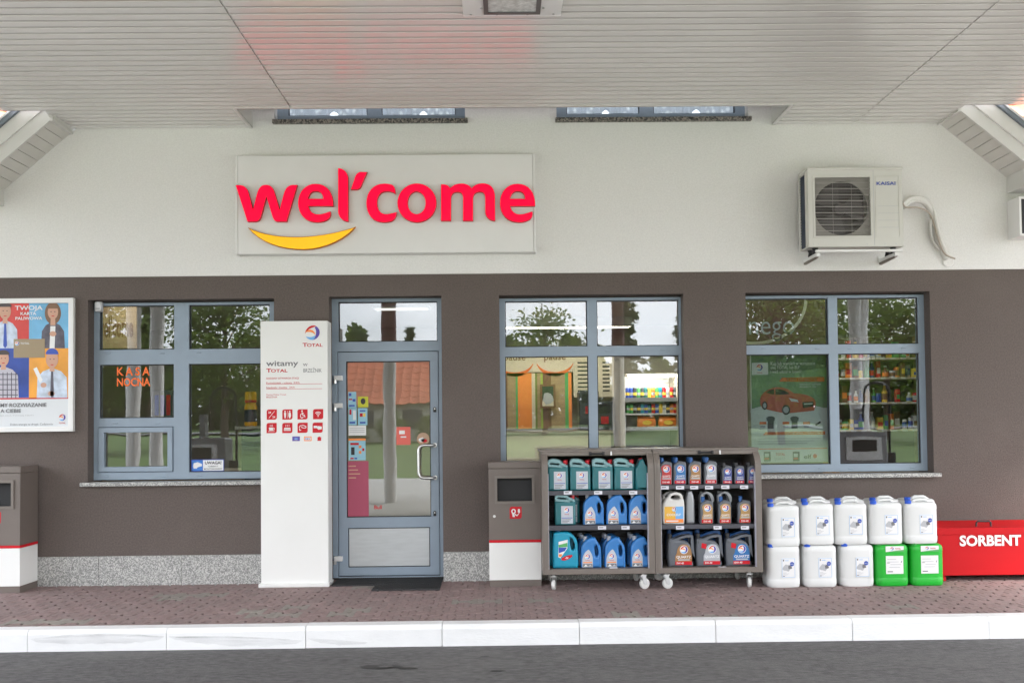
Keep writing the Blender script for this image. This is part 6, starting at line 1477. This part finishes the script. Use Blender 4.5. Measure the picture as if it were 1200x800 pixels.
def tree_proto(kind, seed, H):
    rd = random.Random(seed); t = thing('tree', 'x', 'tree', (0, 0, 0), 'trees beyond the road'); q = MB()
    q.tube([(0, 0, -0.3), (0.05, 0, H*0.3), (-0.05, 0.05, H*0.6), (0, 0, H*0.95)], [H*0.022, H*0.018, H*0.011, 0.02], M_bark, 8)
    lv = MB(); m = M_leafs[1] if kind == 'conifer' else M_leafs[0]
    limbs = []
    if kind == 'conifer':
        n = 60
        for i in range(n):
            z = H*(0.12+0.86*i/n); r = H*0.20*(1-i/n)**0.8*rd.uniform(0.7, 1.15)+0.1; a = rd.uniform(0, 6.283); limbs.append(((0, 0, z), (r*math.cos(a), r*math.sin(a), z-r*0.25)))
    else:
        for i in range(34):
            z = H*rd.uniform(0.25, 0.8); a = rd.uniform(0, 6.283); f_ = (z/H-0.25)/0.55; r = H*0.30*math.sin(math.pi*min(1, 0.25+f_*0.65))*rd.uniform(0.5, 1.1); limbs.append(((0, 0, z*0.85), (r*math.cos(a), r*math.sin(a), z+r*0.35)))
    for a, b in limbs:
        q.tube([a, ((a[0]+b[0])/2, (a[1]+b[1])/2, (a[2]+b[2])/2+0.1), b], [H*0.006, H*0.004, 0.01], M_bark, 5, False)
        nl = 80 if kind == 'conifer' else 150
        for _ in range(nl):
            if kind == 'conifer': s = rd.uniform(0.15, 1.0); c = Vector(a).lerp(Vector(b), s)+Vector((rd.gauss(0, .16), rd.gauss(0, .16), rd.gauss(0, .10)))
            else: c = Vector(b)+Vector((rd.gauss(0, H*0.065), rd.gauss(0, H*0.065), rd.gauss(0, H*0.05)))
            sz = rd.uniform(0.07, 0.17)*H/9; u = Vector((rd.gauss(0, 1), rd.gauss(0, 1), rd.gauss(0, 0.6))).normalized(); w = u.cross(Vector((rd.gauss(0, 1), rd.gauss(0, 1), rd.gauss(0, 1)))).normalized()
            lv.add([c+u*sz, c+w*sz*0.6, c-u*sz, c-w*sz*0.6], [(0, 1, 2, 3)], m)
    q.build('trunk', t); lv.build('crown', t); return t
tp_ = {'leafy': tree_proto('leafy', 3, 9.0), 'leafy2': tree_proto('leafy', 8, 8.0), 'conifer': tree_proto('conifer', 5, 10.0)}
def tree(kind, x, y, s, label, m=None, z=1.0):
    p = tp_[kind]
    if p['label'] == 'x': p.location = (x, y, z); p['label'] = label; o = p
    else: o = clone(p, (x, y, z), random.uniform(0, 6.28), label)
    o.scale = (s, s, s); return o
rt = random.Random(4)
wood = MB()                                     # undergrowth and far wood behind the row: one dark mass
rw_ = random.Random(31)
for i in range(26000):
    x = rw_.uniform(-62, 62); top = 6.2+1.6*math.sin(x*0.35)+1.1*math.sin(x*0.9+1)+0.8*math.sin(x*2.3)
    c = Vector((x, -73-rw_.uniform(0, 3), 1.0+top*rw_.random()**0.8)); sz = rw_.uniform(0.2, 0.5)
    u = Vector((rw_.gauss(0, 1), rw_.gauss(0, 0.5), rw_.gauss(0, 1))).normalized(); w = u.cross(Vector((0.1, 1, 0.2))).normalized()
    wood.add([c+u*sz, c+w*sz*0.7, c-u*sz, c-w*sz*0.7], [(0, 1, 2, 3)], M_leafs[1] if rw_.random() < 0.6 else M_leafs[0])
o = wood.build('far_wood'); o['kind'] = 'stuff'; o['label'] = 'dark far-off wood behind the trees beyond the far road'; o['category'] = 'wood'
for i in range(40):
    x = -56+i*2.85+rt.uniform(-1.2, 1.2); y = -62-rt.uniform(0, 9); k = 'conifer' if i % 3 else 'leafy'
    gap = 0.72 if -4 < x < 14 else 1.0
    tree(k, x, y, rt.uniform(0.75, 1.05)*gap, ('dark conifer' if k == 'conifer' else 'round leafy tree')+' in the row beyond the far road')
for (k, x, y, s, l) in (('leafy2', -17, -30, 1.0, 'bushy leafy tree on the grass bank facing the night window'), ('leafy', -12.5, -33, 0.95, 'leafy tree on the grass bank beside the tiled house'), ('leafy2', 2.5, -44, 1.05, 'leafy tree on the grass bank facing the window above the trolleys'), ('conifer', 7.6, -46, 0.95, 'tall conifer on the grass bank facing the window above the trolleys'), ('leafy', 19, -36, 0.9, 'broad leafy tree on the grass bank facing the window above the jerrycans'), ('leafy', 12.2, -31, 0.95, 'dense leafy tree on the grass bank facing the car poster'), ('leafy2', 15.2, -34, 1.0, 'open leafy tree beside the dense one on the grass bank'), ('conifer', 14.5, -40, 0.8, 'slim conifer on the grass bank facing the window above the jerrycans'), ('leafy2', 24, -34, 1.0, 'spreading leafy tree at the end of the grass bank'), ('conifer', -23, -34, 0.9, 'dark conifer at the far end of the grass bank')):
    tree(k, x, y, s, l, z=0.35)
for i, (x, s) in enumerate(((-11.2, 0.27), (-9.2, 0.3), (-7.2, 0.25), (-5.4, 0.3), (-3.6, 0.26))):
    tree('leafy2', x, -36.6, s, 'low round bush in front of the tiled house', z=0.0)
# neighbour's house
hs = thing('tiled_house', 'low house with a long orange tiled roof across the grass', 'house', (-7, -40, 0.6))
q = MB(); q.box(-11.5, -2.6, -44, -38.6, 0.3, 2.7, mat('house wall', (0.55, 0.53, 0.48), 0.8)); q.build('wall', hs)
for x in (-10, -7.5, -5): q = MB(); q.box(x, x+0.9, -38.62, -38.55, 1.2, 2.2, M_shelf); q.build('window', hs)
M_hroof = mat('house tile', (0.50, 0.15, 0.075), 0.7, var=0.2, vscale=2, bump=0.8, bscale=6)
hr = MB(); hr.box(-12, -2.1, -44.2, -38.4, 2.70, 2.74, M_hroof); roofp = hr.build('roof', hs)
th = tile_mesh(0.5, 0.6); th.materials.clear(); th.materials.append(M_hroof)
pit = math.atan2(2.6, 3.2)
hr = MB(); tv = [tuple(v.co) for v in th.vertices]; tf = [tuple(p.vertices) for p in th.polygons]
for j in range(8):
    for k in range(20):
        d = (j+1)*0.52; cy_ = -38.0-d*math.cos(pit); cz_ = 2.55+d*math.sin(pit); cx_ = -11.8+k*0.49
        hr.add([(cx_+a, cy_-b*math.cos(pit)*-1*-1 if False else cy_+(-b)*math.cos(pit), cz_-(-b)*math.sin(pit)+c) for a, b, c in tv], tf, M_hroof)
o = hr.build('tile_field', hs, 50); o['kind'] = 'stuff'
# fuel pumps on islands
M_pump = mat('pump grey', (0.28, 0.28, 0.30), 0.4)
for (x, y, l) in ((-5.0, -6.9, 'grey fuel pump with arched hose facing the night window'), (6.2, -7.2, 'grey fuel pump with arched hose facing the product shelf')):
    t = thing('fuel_pump', l, 'fuel pump', (x, y, ROADZ), 'fuel pumps on the forecourt'); z = ROADZ
    q = MB(); q.box(x-0.9, x+0.9, y-0.5, y+0.5, z, z+0.14, M_kerb, 0.02); q.build('island', t)
    q = MB(); q.box(x-0.42, x+0.42, y-0.22, y+0.22, z+0.14, z+1.35, M_pump, 0.02); q.build('cabinet', t)
    q = MB(); q.box(x-0.3, x+0.3, y+0.221, y+0.235, z+0.85, z+1.25, M_pw); q.rect(x-0.2, x+0.2, z+1.0, z+1.2, y+0.237, M_dark); q.build('display', t)
    q = MB(); q.box(x-0.05, x+0.05, y-0.1, y+0.1, z+1.35, z+1.75, M_pump); q.build('mast', t)
    q = MB(); q.tube([(x+0.55, y, z+0.4), (x+0.55, y, z+2.0)]+[(x+0.33+0.22*math.cos(R(a)), y, z+2.0+0.2*math.sin(R(a))) for a in range(0, 181, 20)]+[(x+0.11, y, z+1.5)], 0.022, M_black, 8); q.build('hose', t, 50)
    q = MB(); q.box(x+0.44, x+0.6, y+0.05, y+0.12, z+0.75, z+0.98, M_black, 0.01); q.build('nozzle', t)
